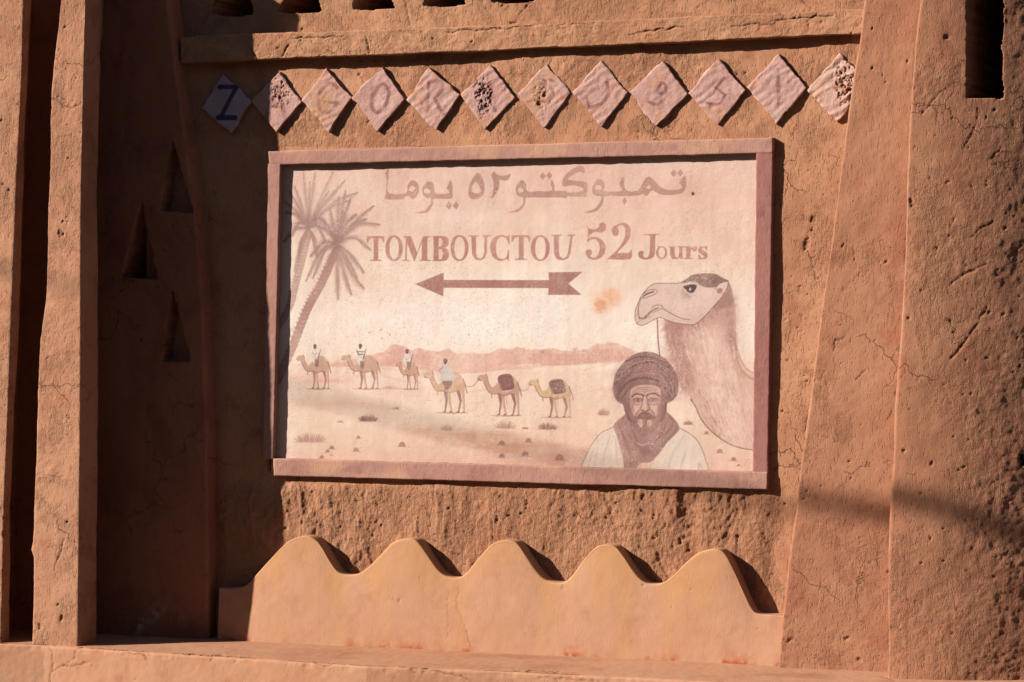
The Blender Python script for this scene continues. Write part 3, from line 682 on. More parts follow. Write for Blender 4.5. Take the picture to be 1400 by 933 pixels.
def trunk(pts, wd, col, al):
    p = cr_(pts, 8); C.line(p, wd, col, al, 1.6)
    for i in range(0, len(p)):
        x, y = p[i]; w = wd[0] if np.isscalar(wd) is False else wd
        for s_ in (-1, 1):
            C.line([(x+s_*w*0.42, y+1), (x+s_*w*0.62, y-2)], 1.4, col, al)
        C.line([(x-w*0.4, y-1.5), (x, y+0.5), (x+w*0.4, y-1.0)], 0.9, (150, 106, 98), 0.35)
for t in ((414.7, 235, 2), (431, 236, 0), (455, 236, 2), (470.6, 248, 5), (488, 264, 10), (403, 256, 2), (478, 274, 8), (396, 262, 2), (392, 290, 6), (390, 276, 4), (399, 322, 12), (445, 330, 12), (403, 370, 6), (440, 300, 6), (460, 262, 4), (408, 350, 6), (434, 352, 8), (388, 330, 8), (424, 250, 0), (449, 262, 3)):
    frond(421.5, 312, t[0], t[1], t[2], 7, 0.42)
C.blob(423, 306, 16, 14, pd, 0.5, 0.8)
trunk([(421, 322), (413, 355), (403, 392), (395, 421), (381, 446)], [9], (188, 150, 140), 0.7)
trunk([(456, 350), (439, 388), (419, 425), (400, 474), (379, 521)], [11], (178, 134, 124), 0.82)
for t in ((510, 282, 4), (518, 307, 12), (506, 341, 12), (497, 394, -8), (480, 402, -6), (462, 409, -3), (463, 269, 2), (479, 272, 2), (486, 294, 8), (428, 380, 14), (418.6, 384, 16), (440, 300, 4), (497, 372, 4), (470, 290, 0), (450, 284, 0), (435, 310, 6), (488, 380, 2), (425, 350, 10), (447, 372, 4), (472, 262, 2), (500, 300, 8)):
    frond(461, 333, t[0], t[1], t[2], 7.5, 0.5)
C.blob(460, 330, 14, 18, pd, 0.55, 0.8)
for i in range(16): C.line([(458, 345), (462+rs.uniform(-14, 16), 345+rs.uniform(4, 26))], [1.2, 0.5], pd, 0.4)
# small camels
kq = 5.833
def camel(x0, y0, w, h, facing=1, load=False, tone=(206, 168, 142), rider=None):
    f = lambda pts: [(x0+(a-945)/345*w, y0+(b-345)/295*h) for a, b in pts]
    s_ = w/59
    dk = (152, 108, 98)
    for pts, c_ in (([(1125, 478), (1134, 560), (1120, 636)], dk), ([(1225, 470), (1249, 560), (1230, 638)], dk), ([(1148, 478), (1158, 560), (1172, 636)], tone), ([(1262, 450), (1272, 560), (1275, 640)], tone)):
        C.line(f(pts), [5.5*s_, 3*s_, 1.8*s_], c_, 0.85, 1); q = f(pts)[-1]
        C.line([(q[0]-2.2*s_, q[1]), (q[0]+0.8*s_, q[1])], 1.6*s_, (140, 98, 90), 0.9)
        if c_ == tone: C.line([(a+1.1*s_, b) for a, b in f(pts)], 0.7, (168, 120, 106), 0.6)
    body = cl_(f([(947, 368), (968, 348), (1000, 348), (1022, 346), (1030, 378), (1050, 425), (1072, 436), (1100, 412), (1125, 372), (1160, 350), (1210, 350), (1245, 372), (1272, 410), (1283, 470), (1268, 500), (1240, 488), (1215, 484), (1165, 496), (1120, 484), (1075, 490), (1040, 474), (1012, 432), (996, 395), (968, 394), (950, 386)]), 4)
    C.poly(body, tone, 0.95, 1)
    C.line(cr_(f([(996, 395), (1012, 432), (1040, 474), (1075, 488), (1120, 484)])), 1.1, (150, 104, 94), 0.75)
    C.line(cr_(f([(1120, 488), (1165, 498), (1215, 486)])), 1.6, (170, 122, 110), 0.7)
    C.line(cr_(f([(1268, 400), (1285, 450), (1300, 500)])), 1.2, (140, 98, 90), 0.85)
    C.line(f([(950, 384), (975, 392)]), 0.9, (140, 98, 90), 0.8); C.line(f([(1016, 344), (1030, 372)]), 1, (140, 98, 90), 0.8)
    C.line(f([(1028, 385), (1050, 428)]), 0.8, (160, 116, 104), 0.6)
    C.line(f([(1060, 488), (1062, 515)]), 1.1, (140, 100, 92), 0.7)
    C.line(f([(1050, 642), (1180, 645), (1300, 642)]), [0.6, 1.8, 0.6], (176, 118, 104), 0.75)
    if load:
        C.poly(cl_(f([(1108, 380), (1130, 350), (1205, 343), (1232, 380), (1240, 440), (1210, 455), (1150, 462), (1130, 420)]), 3), load, 0.95, 1)
        C.line(f([(1130, 365), (1215, 360)]), 0.8, (110, 74, 72), 0.6); C.line(f([(1180, 350), (1185, 455)]), 0.8, (120, 82, 78), 0.5); C.line(f([(1112, 385), (1135, 452), (1238, 444)]), 0.7, (110, 74, 72), 0.6)
        C.line(f([(1150, 470), (1215, 462)]), 1.5, (226, 200, 182), 0.8); C.line(f([(1178, 480), (1180, 555)]), 1.0, (170, 122, 110), 0.6)
camel(405, 486, 46, 45.5); camel(466.5, 485.5, 52, 46); camel(541, 495, 31, 37, tone=(208, 166, 134)); camel(579, 508, 58, 56, tone=(212, 170, 138))
camel(652.5, 512, 59, 56, load=(142, 98, 92), tone=(204, 160, 140)); camel(722, 519, 60, 51.5, load=(150, 116, 106), tone=(214, 180, 142))
def rider(x, y, h, cape=False):
    wh, ro, hd = (236, 226, 214), (120, 84, 78), (116, 78, 74)
    if cape:
        C.poly(cl_([(x-3, y+6), (x+2, y+5), (x+8, y+12), (x+15, y+22), (x+11, y+26), (x-2, y+28), (x-9, y+27), (x-6, y+14)], 4), (214, 208, 200), 0.95, 1)
        for i in range(26): a = rs.uniform(x-6, x+11); b = rs.uniform(y+10, y+26); C.line([(a, b), (a+rs.uniform(-1, 2), b+rs.uniform(1, 3))], 0.8, (176, 174, 170) if i % 2 else (240, 234, 226), 0.6)
        C.line([(x-3, y+9), (x-9, y+13), (x-6, y+17)], 1.6, (190, 150, 136), 0.8)
        C.poly(cl_([(x-4, y+28), (x+9, y+28), (x+7, y+36), (x+1, y+40), (x-2, y+34)], 3), (130, 92, 86), 0.75, 1)
        C.poly(cl_([(x-2.6, y-2), (x+0.2, y-3.4), (x+2.8, y-1.5), (x+2, y+3), (x-1, y+5), (x-2.2, y+2)], 3), hd, 1, 0.9)
        return
    C.poly(cl_([(x-3, y+4), (x+2, y+3.5), (x+4.5, y+10), (x+4, y+20), (x+1, y+h-3), (x-3.5, y+h-6), (x-5, y+12)], 4), wh, 0.95, 1)
    C.poly(cl_([(x-2, y-1.5), (x+0.3, y-2.8), (x+2.4, y-1), (x+1.6, y+3), (x-0.8, y+4), (x-1.8, y+2)], 3), hd, 1, 0.9)
    C.line([(x+4, y+18), (x+8, y+4)], [1.6, 0.8], (130, 88, 82), 0.85); C.line([(x-4, y+8), (x-1, y+12), (x+3, y+10)], 0.8, (150, 112, 104), 0.7)
    C.line([(x-3, y+15), (x, y+14), (x+2, y+17)], 0.7, (160, 124, 116), 0.6)
    C.poly(cl_([(x+0, y+h-9), (x+5, y+h-8), (x+5, y+h-1), (x+2, y+h+2), (x, y+h-2)], 3), ro, 0.6, 1)
rider(430.5, 473.5, 27); rider(492.5, 473, 30); rider(556.5, 480, 24); rider(609, 493.5, 40, True)
C.line([(488, 481), (498, 481)], 0.9, (90, 64, 64), 0.8); C.line([(489, 485), (497, 485)], 0.9, (90, 64, 64), 0.8); C.line([(486.5, 478.5), (491, 485)], 1.0, (120, 84, 80), 0.8)
C.line(cr_([(636, 526), (640, 529), (648, 527), (655, 518)]), 0.9, (140, 100, 92), 0.75); C.line(cr_([(711, 532), (716, 535), (722, 531), (726, 526)]), 0.8, (150, 112, 100), 0.6)
C.poly([(516, 532), (530, 528), (548, 531), (572, 533)], (206, 150, 136), 0.6, 1.5)
# lettering ---------------------------------------------------------
T1, T1b = (188, 132, 120), (200, 154, 140)
def stem(x, y0, y1, w, xb=None): return [(x-w/2, y0), (x+w/2, y0), ((xb if xb is not None else x)+w/2, y1), ((xb if xb is not None else x)-w/2, y1)]
def ell(cx, cy, rx, ry, n=40, pw=2.0): return [(cx+rx*math.copysign(abs(math.cos(a))**(2/pw), math.cos(a)), cy+ry*math.copysign(abs(math.sin(a))**(2/pw), math.sin(a))) for a in [2*math.pi*i/n for i in range(n)]]
zA = Z(500, 210, 5.833)
def G(pts, col=T1, al=0.92, holes=()): C.poly(pts, col, al, 0.9, 0.35, holes)
def gT(x, a, k=1.0):
    f = lambda p: zA([(x+(u-85)*k, v+a) for u, v in p])
    G(f([(12, 660), (150, 660), (150, 712), (143, 712), (134, 680), (105, 674), (103, 845), (130, 851), (130, 858), (36, 858), (36, 851), (66, 843), (67, 674), (36, 680), (20, 712), (10, 712)]))
def gO(x, cy=756, rx=72, ry=103, ix=40, iy=88): G(zA(ell(x, cy, rx, ry, 40, 2.1)), holes=[zA(ell(x+1, cy, ix, iy, 36, 2.2))])
gT(82, 0); gO(227, 756, 70, 103, 37, 88)
G(zA([(300, 660), (362, 660), (410, 790), (458, 660), (512, 660), (512, 668), (492, 674), (492, 845), (516, 852), (516, 858), (432, 858), (432, 852), (446, 845), (448, 705), (392, 858), (384, 858), (330, 712), (328, 845), (352, 852), (352, 858), (290, 858), (290, 852), (314, 845), (320, 674), (300, 668)]))
G(zA(cl_([(520, 660), (620, 660), (655, 672), (662, 705), (655, 738), (630, 752), (655, 765), (666, 800), (656, 840), (625, 858), (520, 858), (518, 852), (540, 846), (540, 672), (520, 668)], 2)), holes=[zA([(582, 674), (605, 676), (614, 710), (604, 742), (582, 746)]), zA([(582, 760), (606, 764), (618, 802), (606, 842), (582, 845)])])
gO(748, 755, 72, 104, 42, 90)
def gU(x, k=1.0, dy=0):
    f = lambda p: zA([(x+u*k, v+dy) for u, v in p])
    G(f([(0, 656), (80, 656), (80, 662), (58, 668), (58, 790), (66, 828), (90, 842), (114, 826), (124, 790), (124, 668), (104, 662), (104, 654), (186, 654), (186, 660), (148, 668), (144, 790), (130, 836), (96, 856), (52, 848), (26, 810), (20, 668), (0, 662)]))
gU(822, 1.0, -2)
G(zA(cl_([(1148, 652), (1148, 722), (1140, 722), (1122, 682), (1088, 664), (1054, 684), (1038, 756), (1052, 824), (1090, 842), (1124, 822), (1132, 774), (1143, 774), (1141, 856), (1134, 856), (1126, 842), (1088, 858), (1030, 842), (994, 780), (998, 710), (1040, 660), (1090, 650), (1128, 662), (1140, 652)], 2)))
gT(1240, -8, 1.05)
zB = Z(730, 210, 5.6)
G(ell(738.6, 339.5, 12.8, 17.8, 40, 2.1), holes=[ell(738.8, 339.5, 7.2, 15.4, 36, 2.2)])
G(zB([(132, 622), (212, 622), (212, 630), (192, 636), (192, 755), (200, 790), (222, 804), (248, 792), (262, 755), (278, 636), (256, 630), (256, 622), (318, 620), (318, 628), (296, 634), (280, 762), (262, 804), (224, 820), (178, 812), (154, 775), (150, 634), (132, 630)]))
# 52
G(zB(cl_([(402, 540), (420, 572), (452, 582), (486, 574), (500, 560), (500, 540), (520, 530), (545, 536), (553, 560), (544, 590), (516, 608), (478, 600), (444, 612), (416, 640), (412, 655), (440, 640), (486, 642), (526, 668), (548, 715), (542, 765), (510, 800), (462, 815), (418, 802), (398, 772), (400, 744), (420, 734), (442, 746), (444, 770), (428, 784), (450, 798), (480, 788), (500, 752), (504, 712), (490, 674), (462, 656), (430, 662), (408, 684), (412, 620), (414, 580)], 3)))
G(zB(cl_([(594, 592), (602, 566), (622, 552), (648, 536), (682, 530), (716, 540), (738, 572), (738, 622), (722, 668), (690, 706), (640, 762), (690, 760), (722, 764), (742, 742), (748, 742), (736, 810), (566, 810), (566, 804), (620, 756), (668, 696), (694, 646), (700, 596), (690, 560), (664, 548), (640, 566), (650, 592), (644, 622), (624, 634), (602, 622)], 3)))
# Jours
G(zB(cl_([(848, 620), (955, 616), (955, 624), (930, 632), (928, 750), (918, 790), (886, 810), (840, 812), (806, 796), (798, 768), (808, 748), (830, 746), (842, 762), (836, 786), (858, 800), (878, 784), (886, 745), (888, 632), (850, 628)], 2)))
G(zB(ell(978, 760, 43, 50, 32)), holes=[zB(ell(979, 760, 25, 41, 28))])
G(zB([(1030, 712), (1084, 712), (1078, 720), (1078, 770), (1088, 798), (1106, 790), (1112, 760), (1112, 724), (1098, 718), (1098, 710), (1150, 710), (1150, 717), (1138, 722), (1136, 780), (1142, 806), (1116, 808), (1112, 796), (1092, 812), (1056, 806), (1042, 778), (1044, 722), (1030, 718)]))
G(zB(cl_([(1140, 714), (1196, 712), (1198, 730), (1216, 712), (1242, 712), (1250, 730), (1238, 750), (1218, 748), (1212, 732), (1200, 750), (1198, 796), (1212, 802), (1212, 809), (1150, 809), (1150, 802), (1164, 796), (1164, 724), (1142, 720)], 2)))
G(zB(cl_([(1326, 712), (1328, 744), (1320, 744), (1308, 724), (1292, 722), (1288, 734), (1304, 748), (1326, 764), (1330, 792), (1310, 810), (1276, 808), (1262, 812), (1258, 776), (1266, 776), (1280, 798), (1298, 800), (1302, 788), (1286, 774), (1262, 758), (1258, 730), (1276, 712), (1304, 714), (1318, 708)], 2)))
# arabic line
A1 = (190, 146, 132); A2 = (202, 156, 142)
def Ar(pts, holes=(), n=3): C.poly(cl_(pts, n) if n else pts, A1, 0.92, 0.5, 0.3, holes)
Ar(zA([(180, 118), (162, 146), (149, 160), (160, 176), (166, 230), (158, 320), (152, 360), (160, 366), (290, 368), (320, 340), (352, 352), (375, 367), (402, 348), (424, 300), (424, 258), (400, 226), (366, 214), (334, 252), (318, 316), (186, 318), (176, 250), (182, 180)]), [zA([(342, 292), (356, 262), (378, 256), (396, 280), (372, 306), (350, 300)])])
Ar(zA([(560, 320), (540, 240), (515, 226), (492, 224), (458, 262), (450, 300), (462, 338), (500, 360), (516, 352), (516, 400), (480, 446), (440, 464), (388, 474), (456, 478), (506, 458), (540, 400), (545, 362), (680, 362), (694, 320), (692, 250), (676, 216), (660, 250), (646, 280), (664, 316)]), [zA([(464, 312), (466, 290), (486, 276), (512, 294), (516, 314), (498, 322)])])
for (a, b) in ((664, 416), (720, 416)): Ar(zA([(a, b-36), (a+26, b-2), (a+2, b+34), (a-26, b+4)]), n=0)
Ar(zA([(895, 154), (922, 184), (945, 236), (944, 308), (914, 352), (860, 366), (826, 350), (818, 306), (830, 246), (856, 196)]), [zA([(840, 300), (850, 258), (878, 220), (905, 258), (922, 304), (898, 320), (864, 316)])])
Ar(zA([(1024, 144), (1046, 168), (1092, 178), (1128, 172), (1156, 162), (1140, 206), (1106, 216), (1066, 212), (1064, 262), (1040, 320), (1002, 358), (1018, 290), (1020, 230), (1004, 190), (1006, 162)]))
zC = Z(700, 190, 3.8889)
Ar(zA([(1240, 214), (1205, 250), (1195, 296), (1210, 336), (1250, 352), (1256, 390), (1226, 432), (1180, 456), (1130, 470), (1200, 470), (1240, 448), (1274, 400), (1284, 352), (1420, 352), (1560, 352), (1604, 356), (1600, 300), (1400, 306), (1290, 300), (1280, 250), (1262, 222)]), [zA([(1208, 300), (1216, 276), (1236, 272), (1258, 290), (1256, 308), (1226, 314)])])
Ar(zB([(0, 290), (110, 290), (140, 272), (128, 236), (136, 200), (156, 236), (160, 286), (200, 300), (330, 296), (376, 282), (370, 262), (300, 244), (232, 254), (216, 230), (232, 178), (280, 130), (350, 94), (384, 112), (386, 152), (352, 140), (304, 162), (262, 196), (290, 206), (360, 214), (404, 222), (412, 262), (406, 310), (396, 348), (384, 332), (200, 332), (0, 336)]))
for (a, b) in ((68, 174), (118, 170)): Ar(zB([(a, b-30), (a+24, b), (a, b+30), (a-24, b)]), n=0)
Ar(zB([(510, 194), (478, 204), (450, 252), (446, 290), (466, 322), (514, 330), (506, 372), (462, 424), (382, 454), (450, 452), (492, 432), (530, 380), (544, 328), (660, 328), (740, 326), (800, 322), (842, 310), (862, 328), (904, 282), (960, 312), (1060, 318), (1130, 304), (1160, 268), (1168, 214), (1156, 172), (1130, 196), (1114, 226), (1136, 256), (1110, 276), (1040, 280), (980, 264), (930, 216), (886, 178), (850, 196), (818, 254), (790, 286), (720, 288), (690, 250), (692, 204), (682, 180), (664, 204), (656, 240), (668, 288), (540, 288), (544, 250), (530, 210)]), [zB([(464, 262), (480, 240), (510, 246), (524, 270), (500, 280), (470, 276)]), zB([(860, 262), (880, 240), (896, 258), (882, 276)])])
for (a, b) in ((1070, 152), (1120, 148)): Ar(zB([(a, b-30), (a+24, b), (a, b+30), (a-24, b)]), n=0)
Ar(zB([(694, 334), (714, 362), (690, 398), (674, 366)]), n=0)
C.poly(ell(947.5, 265, 2.3, 2.6), (110, 66, 62), 1, 0.8)
# arrow
C.c = C.c
C.poly([(567.5, 388.7), (606.7, 373), (606.7, 383), (750.6, 383.2), (750, 372.6), (796.4, 372), (777, 388), (795, 403.4), (749.6, 403.4), (750, 394.2), (606.5, 393.8), (606, 405.5)], (176, 126, 116), 0.95, 0.9, 0.3)
# big camel
zH = Z(850, 360, 7.368)
nk = [(905.7, 433), (910, 442), (914, 452), (918.6, 471), (923.7, 492), (931, 517.7), (936, 532), (943, 543), (950.7, 553.7), (960, 574), (975, 592), (995.7, 606.5), (1013.7, 613), (1042, 618), (1042, 512), (1028, 509.5), (1016, 500), (1008.6, 479), (1006, 453), (1006, 425), (1001, 400), (996, 384), (970, 400), (940, 430)]
C.poly(nk, (220, 182, 164), 0.95, 1.4)
for i in range(420):
    t = rs.uniform(0, 1); x = 930+t*85+rs.uniform(-22, 22); y = 440+t*150+rs.uniform(-45, 45); l = rs.uniform(5, 14)
    if poly_sd(np.array([[x]]), np.array([[y]]), nk)[0, 0] < -2: C.line([(x, y), (x+l*0.25, y+l*0.5), (x+l*0.3, y+l)], [1.6, 1.0, 0.4], ((196, 152, 138), (238, 208, 194), (206, 164, 146))[i % 3], rs.uniform(0.2, 0.6), 1.3)
C.blob(985, 500, 30, 60, (238, 206, 190), 0.7, 0.8); C.blob(1010, 590, 24, 22, (232, 190, 174), 0.6, 0.8); C.blob(968, 470, 10, 30, (240, 212, 198), 0.5); C.blob(1000, 560, 18, 40, (240, 208, 192), 0.6)
C.blob(922, 462, 14, 34, (176, 130, 122), 0.85, 0.6); C.blob(934, 505, 10, 30, (182, 136, 126), 0.7, 0.6); C.blob(942, 520, 10, 24, (198, 150, 138), 0.6, 0.6); C.blob(998, 440, 12, 36, (188, 142, 132), 0.75, 0.7); C.blob(950, 438, 36, 12, (182, 136, 128), 0.7, 0.6); C.blob(976, 420, 16, 16, (190, 146, 136), 0.5, 0.6)
def fur(path, n, L, wd, col, al, jx=3, ang=(0.4, 1.2)):
    P_ = np.array(cr_(path, 10)); 
    for i in range(n):
        t = rs.randint(0, len(P_)); x, y = P_[t]+rs.uniform(-jx, jx, 2); a = rs.uniform(*ang); l = L*rs.uniform(0.5, 1.3)
        C.line([(x, y), (x+l*math.cos(a)*0.5+0.6, y+l*0.55), (x+l*math.cos(a), y+l*math.sin(a))], [wd, wd*0.8, 0.4], col, al*rs.uniform(0.4, 1))
fur(nk[1:7], 130, 9, 1.3, (184, 136, 126), 0.7, 2.2, (1.5, 2.4)); fur([(917, 455), (930, 490), (945, 530)], 160, 10, 1.2, (188, 140, 130), 0.5, 7, (1.2, 1.9)); fur([(917, 455), (930, 490), (945, 530)], 90, 9, 1.0, (230, 196, 182), 0.5, 8, (1.2, 1.9))
fur([(915, 440), (945, 448), (975, 425), (990, 405)], 130, 9, 1.3, (172, 126, 118), 0.55, 5, (1.2, 2.0)); fur([(996, 400), (1000, 450), (1004, 490), (1014, 510)], 170, 9, 1.2, (176, 130, 120), 0.55, 5, (1.1, 2.0)); fur([(975, 440), (985, 500), (1000, 540)], 90, 10, 1.1, (205, 160, 146), 0.4, 9, (1.2, 1.9)); fur([(970, 460), (982, 520), (1005, 580)], 90, 10, 1.1, (246, 220, 206), 0.45, 10, (1.2, 1.9))
for i in range(700):
    t = rs.uniform(0, 1); x = 928+t*90+rs.uniform(-24, 24); y = 445+t*150+rs.uniform(-45, 45); l = rs.uniform(5, 15)
    if poly_sd(np.array([[x]]), np.array([[y]]), nk)[0, 0] < -2:
        e = poly_sd(np.array([[x]]), np.array([[y]]), nk)[0, 0]; dk_ = e > -16 and x < 960+0.2*(y-440) or x > 990 and y < 480
        C.line([(x, y), (x+l*0.2, y+l*0.5), (x+l*0.3, y+l)], [1.7, 1.1, 0.4], ((172, 124, 114), (186, 140, 128))[i % 2] if dk_ else ((204, 160, 144), (244, 216, 202), (236, 200, 186))[i % 3], rs.uniform(0.25, 0.6), 1.3)
C.line(cr_([(1004, 470), (1009, 492), (1015, 508), (1028, 518), (1040, 521)]), [2, 3.2, 2.4], (184, 138, 128), 0.8, 1.6); C.line(cr_([(1004, 462), (1010, 484), (1018, 501), (1030, 510), (1042, 512)]), [1, 1.6, 1.2], (150, 108, 100), 0.7)
C.line(cr_([(944, 546), (950.7, 556), (959.7, 575), (975, 592), (995.7, 606.5), (1013.7, 613), (1030, 615.5)]), [1.6, 1.8, 1.4], (140, 96, 88), 0.85)
fc = zH([(610, 190), (560, 200), (370, 202), (300, 220), (235, 280), (190, 345), (160, 400), (138, 470), (132, 560), (155, 610), (200, 628), (260, 605), (340, 560), (400, 550), (470, 580), (560, 605), (700, 622), (740, 615), (800, 570), (880, 490), (960, 410), (1000, 340), (1050, 290), (1070, 190), (950, 150), (800, 150), (700, 160)])
C.poly(fc, (226, 196, 184), 0.98, 1.0)
C.blob(905, 410, 16, 8, (236, 208, 194), 0.6); C.blob(940, 420, 22, 14, (236, 208, 196), 0.5); C.blob(*zH([(880, 330)])[0], 8, 8, (238, 208, 186), 0.5); C.blob(*zH([(650, 330)])[0], 10, 6, (196, 160, 150), 0.4)
C.poly(cl_(zH([(595, 195), (650, 160), (710, 120), (790, 106), (870, 102), (950, 110), (1010, 145), (1080, 180), (1000, 200), (945, 240), (890, 246), (830, 240), (780, 215), (740, 182), (690, 182), (640, 200)]), 4), (150, 118, 108), 0.95, 1.0)
fur(zH([(700, 150), (800, 150), (900, 170), (980, 170)]), 130, 3.5, 0.9, (116, 86, 80), 0.5, 5, (0.0, 1.0)); fur(zH([(700, 150), (800, 150), (900, 170), (980, 170)]), 80, 3, 0.8, (184, 152, 140), 0.5, 5, (0.0, 1.0))
C.poly(zH([(1078, 185), (1050, 280), (1000, 345), (900, 460), (960, 470), (1100, 430), (1130, 380), (1110, 260)]), (170, 130, 120), 0.7, 2)
C.poly(cl_(zH([(940, 262), (985, 208), (1068, 185), (1058, 262), (1015, 320), (970, 318), (945, 295)]), 4), (232, 200, 186), 1, 1); C.line(cr_(zH([(940, 262), (985, 208), (1068, 185), (1058, 262), (1015, 318)])), 1.0, (130, 92, 86), 0.85); C.poly(cl_(zH([(955, 270), (985, 250), (1015, 262), (1005, 300), (970, 305)]), 3), (176, 130, 120), 0.85, 1.2)
C.poly(cl_(zH([(618, 238), (672, 218), (752, 220), (742, 268), (712, 300), (668, 292), (640, 262)]), 3), (92, 68, 66), 0.95, 0.9); C.poly(ell(*zH([(690, 262)])[0], 1.6, 2.0), (210, 200, 194), 0.9, 0.8)
for pts, w_, al in (([(612, 262), (640, 310), (700, 345)], 1.0, 0.5), ([(590, 270), (630, 330), (690, 360)], 0.8, 0.35), ([(610, 190), (560, 202), (370, 203), (300, 220), (235, 280), (190, 345), (165, 400), (140, 470), (133, 560), (155, 610), (200, 628), (260, 605), (340, 560), (400, 550), (470, 580), (560, 605), (700, 622)], 0.9, 0.85), ([(700, 622), (740, 615), (800, 570), (880, 490), (985, 378)], 1.2, 0.75),
                    ([(198, 350), (172, 420), (165, 500), (178, 560)], 1.6, 0.6), ([(182, 552), (225, 552), (290, 490), (370, 450)], [1.6, 2.2, 1.2], 0.9), ([(300, 455), (340, 426), (395, 425), (412, 452), (370, 475), (300, 505), (240, 555)], 0.9, 0.75), ([(420, 460), (520, 520), (620, 562), (690, 570)], [1.2, 1.0, 0.7], 0.8), ([(205, 345), (255, 310), (320, 288)], [1.2, 2.4, 1.8], 0.9), ([(205, 320), (270, 272), (340, 268), (358, 292), (310, 325), (212, 356)], 0.9, 0.75), ([(150, 600), (190, 575), (240, 560), (330, 520)], 0.9, 0.4)):
    C.line(cr_(zH(pts)), w_, (118, 82, 78), al, 0.9, 0.2)
C.line(cr_([(898.5, 436), (899, 450), (900, 468), (902.5, 490)]), 1.7, (134, 94, 88), 0.9)
for i in range(14): C.line([(898, 438+i*3.6), (900.6, 440+i*3.6)], 0.8, (186, 150, 138), 0.6)
# the man
zM = Z(820, 470, 5.183)
rb = (230, 212, 196)
C.poly(zM([(-135, 930), (-128, 870), (-100, 800), (-60, 720), (0, 640), (50, 610), (100, 590), (160, 700), (175, 930)]), rb, 0.95, 1.2)
C.poly(zM([(340, 930), (400, 800), (480, 700), (560, 595), (640, 640), (700, 700), (740, 790), (768, 880), (775, 930)]), rb, 0.95, 1.2)
C.poly(zM([(300, 930), (296, 820), (350, 820), (356, 930)]), (236, 206, 184), 0.9, 1)
for pts, c_, al, w_ in (([(20, 930), (30, 800), (70, 660)], (186, 184, 182), 0.6, 3), ([(-40, 930), (-30, 800), (10, 690)], (196, 192, 188), 0.5, 3), ([(-90, 920), (-70, 820), (-40, 740)], (170, 150, 144), 0.5, 1), ([(90, 900), (95, 760), (110, 640)], (240, 222, 200), 0.7, 4), ([(130, 900), (120, 780), (105, 660)], (182, 170, 164), 0.5, 2),
                     ([(560, 930), (590, 820), (620, 740)], (176, 176, 178), 0.6, 3), ([(480, 920), (510, 800), (560, 690)], (190, 188, 186), 0.5, 3), ([(420, 900), (460, 800), (520, 720)], (238, 218, 192), 0.7, 4), ([(640, 920), (650, 820), (660, 740)], (196, 192, 190), 0.5, 3), ([(700, 900), (705, 850), (720, 880)], (120, 96, 92), 0.5, 1), ([(540, 760), (570, 700), (600, 650)], (182, 178, 176), 0.5, 2)):
    C.line(cr_(zM(pts)), [1, w_, 1], c_, al, 2)
C.line(cr_(zM([(-135, 930), (-128, 870), (-100, 800), (-60, 720), (0, 640), (50, 612), (98, 592)])), 1, (140, 110, 104), 0.8); C.line(cr_(zM([(560, 596), (640, 640), (700, 700), (740, 790), (768, 880), (775, 930)])), 1, (140, 110, 104), 0.85)
sc = (170, 132, 124)
C.poly(cl_(zM([(175, 470), (180, 500), (130, 540), (95, 585), (115, 640), (140, 720), (160, 800), (175, 900), (180, 940), (255, 940), (262, 880), (300, 845), (360, 840), (420, 780), (480, 700), (540, 640), (566, 600), (540, 545), (500, 505), (476, 480), (460, 420), (330, 560), (200, 440)]), 3), sc, 0.98, 1)
C.blob(*zM([(330, 760)])[0], 10, 8, (146, 104, 98), 0.6); C.blob(*zM([(170, 700)])[0], 8, 20, (190, 146, 136), 0.5)
for pts in ([(180, 500), (150, 600), (200, 720), (240, 830)], [(130, 560), (170, 680), (210, 800), (225, 900)], [(480, 500), (520, 560), (470, 640), (400, 740)], [(500, 520), (545, 600), (460, 700), (380, 800)], [(215, 560), (250, 660), (300, 760)], [(200, 640), (260, 720), (330, 770)], [(440, 560), (420, 660), (350, 760)], [(470, 560), (440, 640), (400, 700)]):
    C.line(cr_(zM(pts)), [0.8, 2, 0.8], (132, 92, 88), 0.5, 1.4)
for i in range(26):
    x, y = rs.uniform(120, 540), rs.uniform(560, 860); C.line(zM([(x, y), (x+rs.uniform(-5, 8), y+rs.uniform(8, 22))]), 0.6, (222, 188, 176), 0.45)
C.line(cr_(zM([(265, 705), (300, 720), (340, 708), (380, 715)])), 1.0, (226, 196, 186), 0.8)
tb = (150, 112, 106)
C.poly(cl_(zM([(95, 315), (110, 230), (150, 160), (210, 100), (290, 64), (370, 64), (440, 95), (500, 150), (540, 220), (554, 290), (545, 360), (510, 405), (478, 418), (470, 480), (430, 560), (220, 560), (180, 480), (168, 436), (125, 410), (100, 365)]), 3), tb, 0.98, 1)
C.blob(*zM([(340, 200)])[0], 26, 14, (176, 134, 126), 0.6); C.blob(*zM([(510, 330)])[0], 8, 12, (178, 132, 128), 0.6); C.blob(*zM([(130, 300)])[0], 8, 22, (122, 88, 84), 0.6)
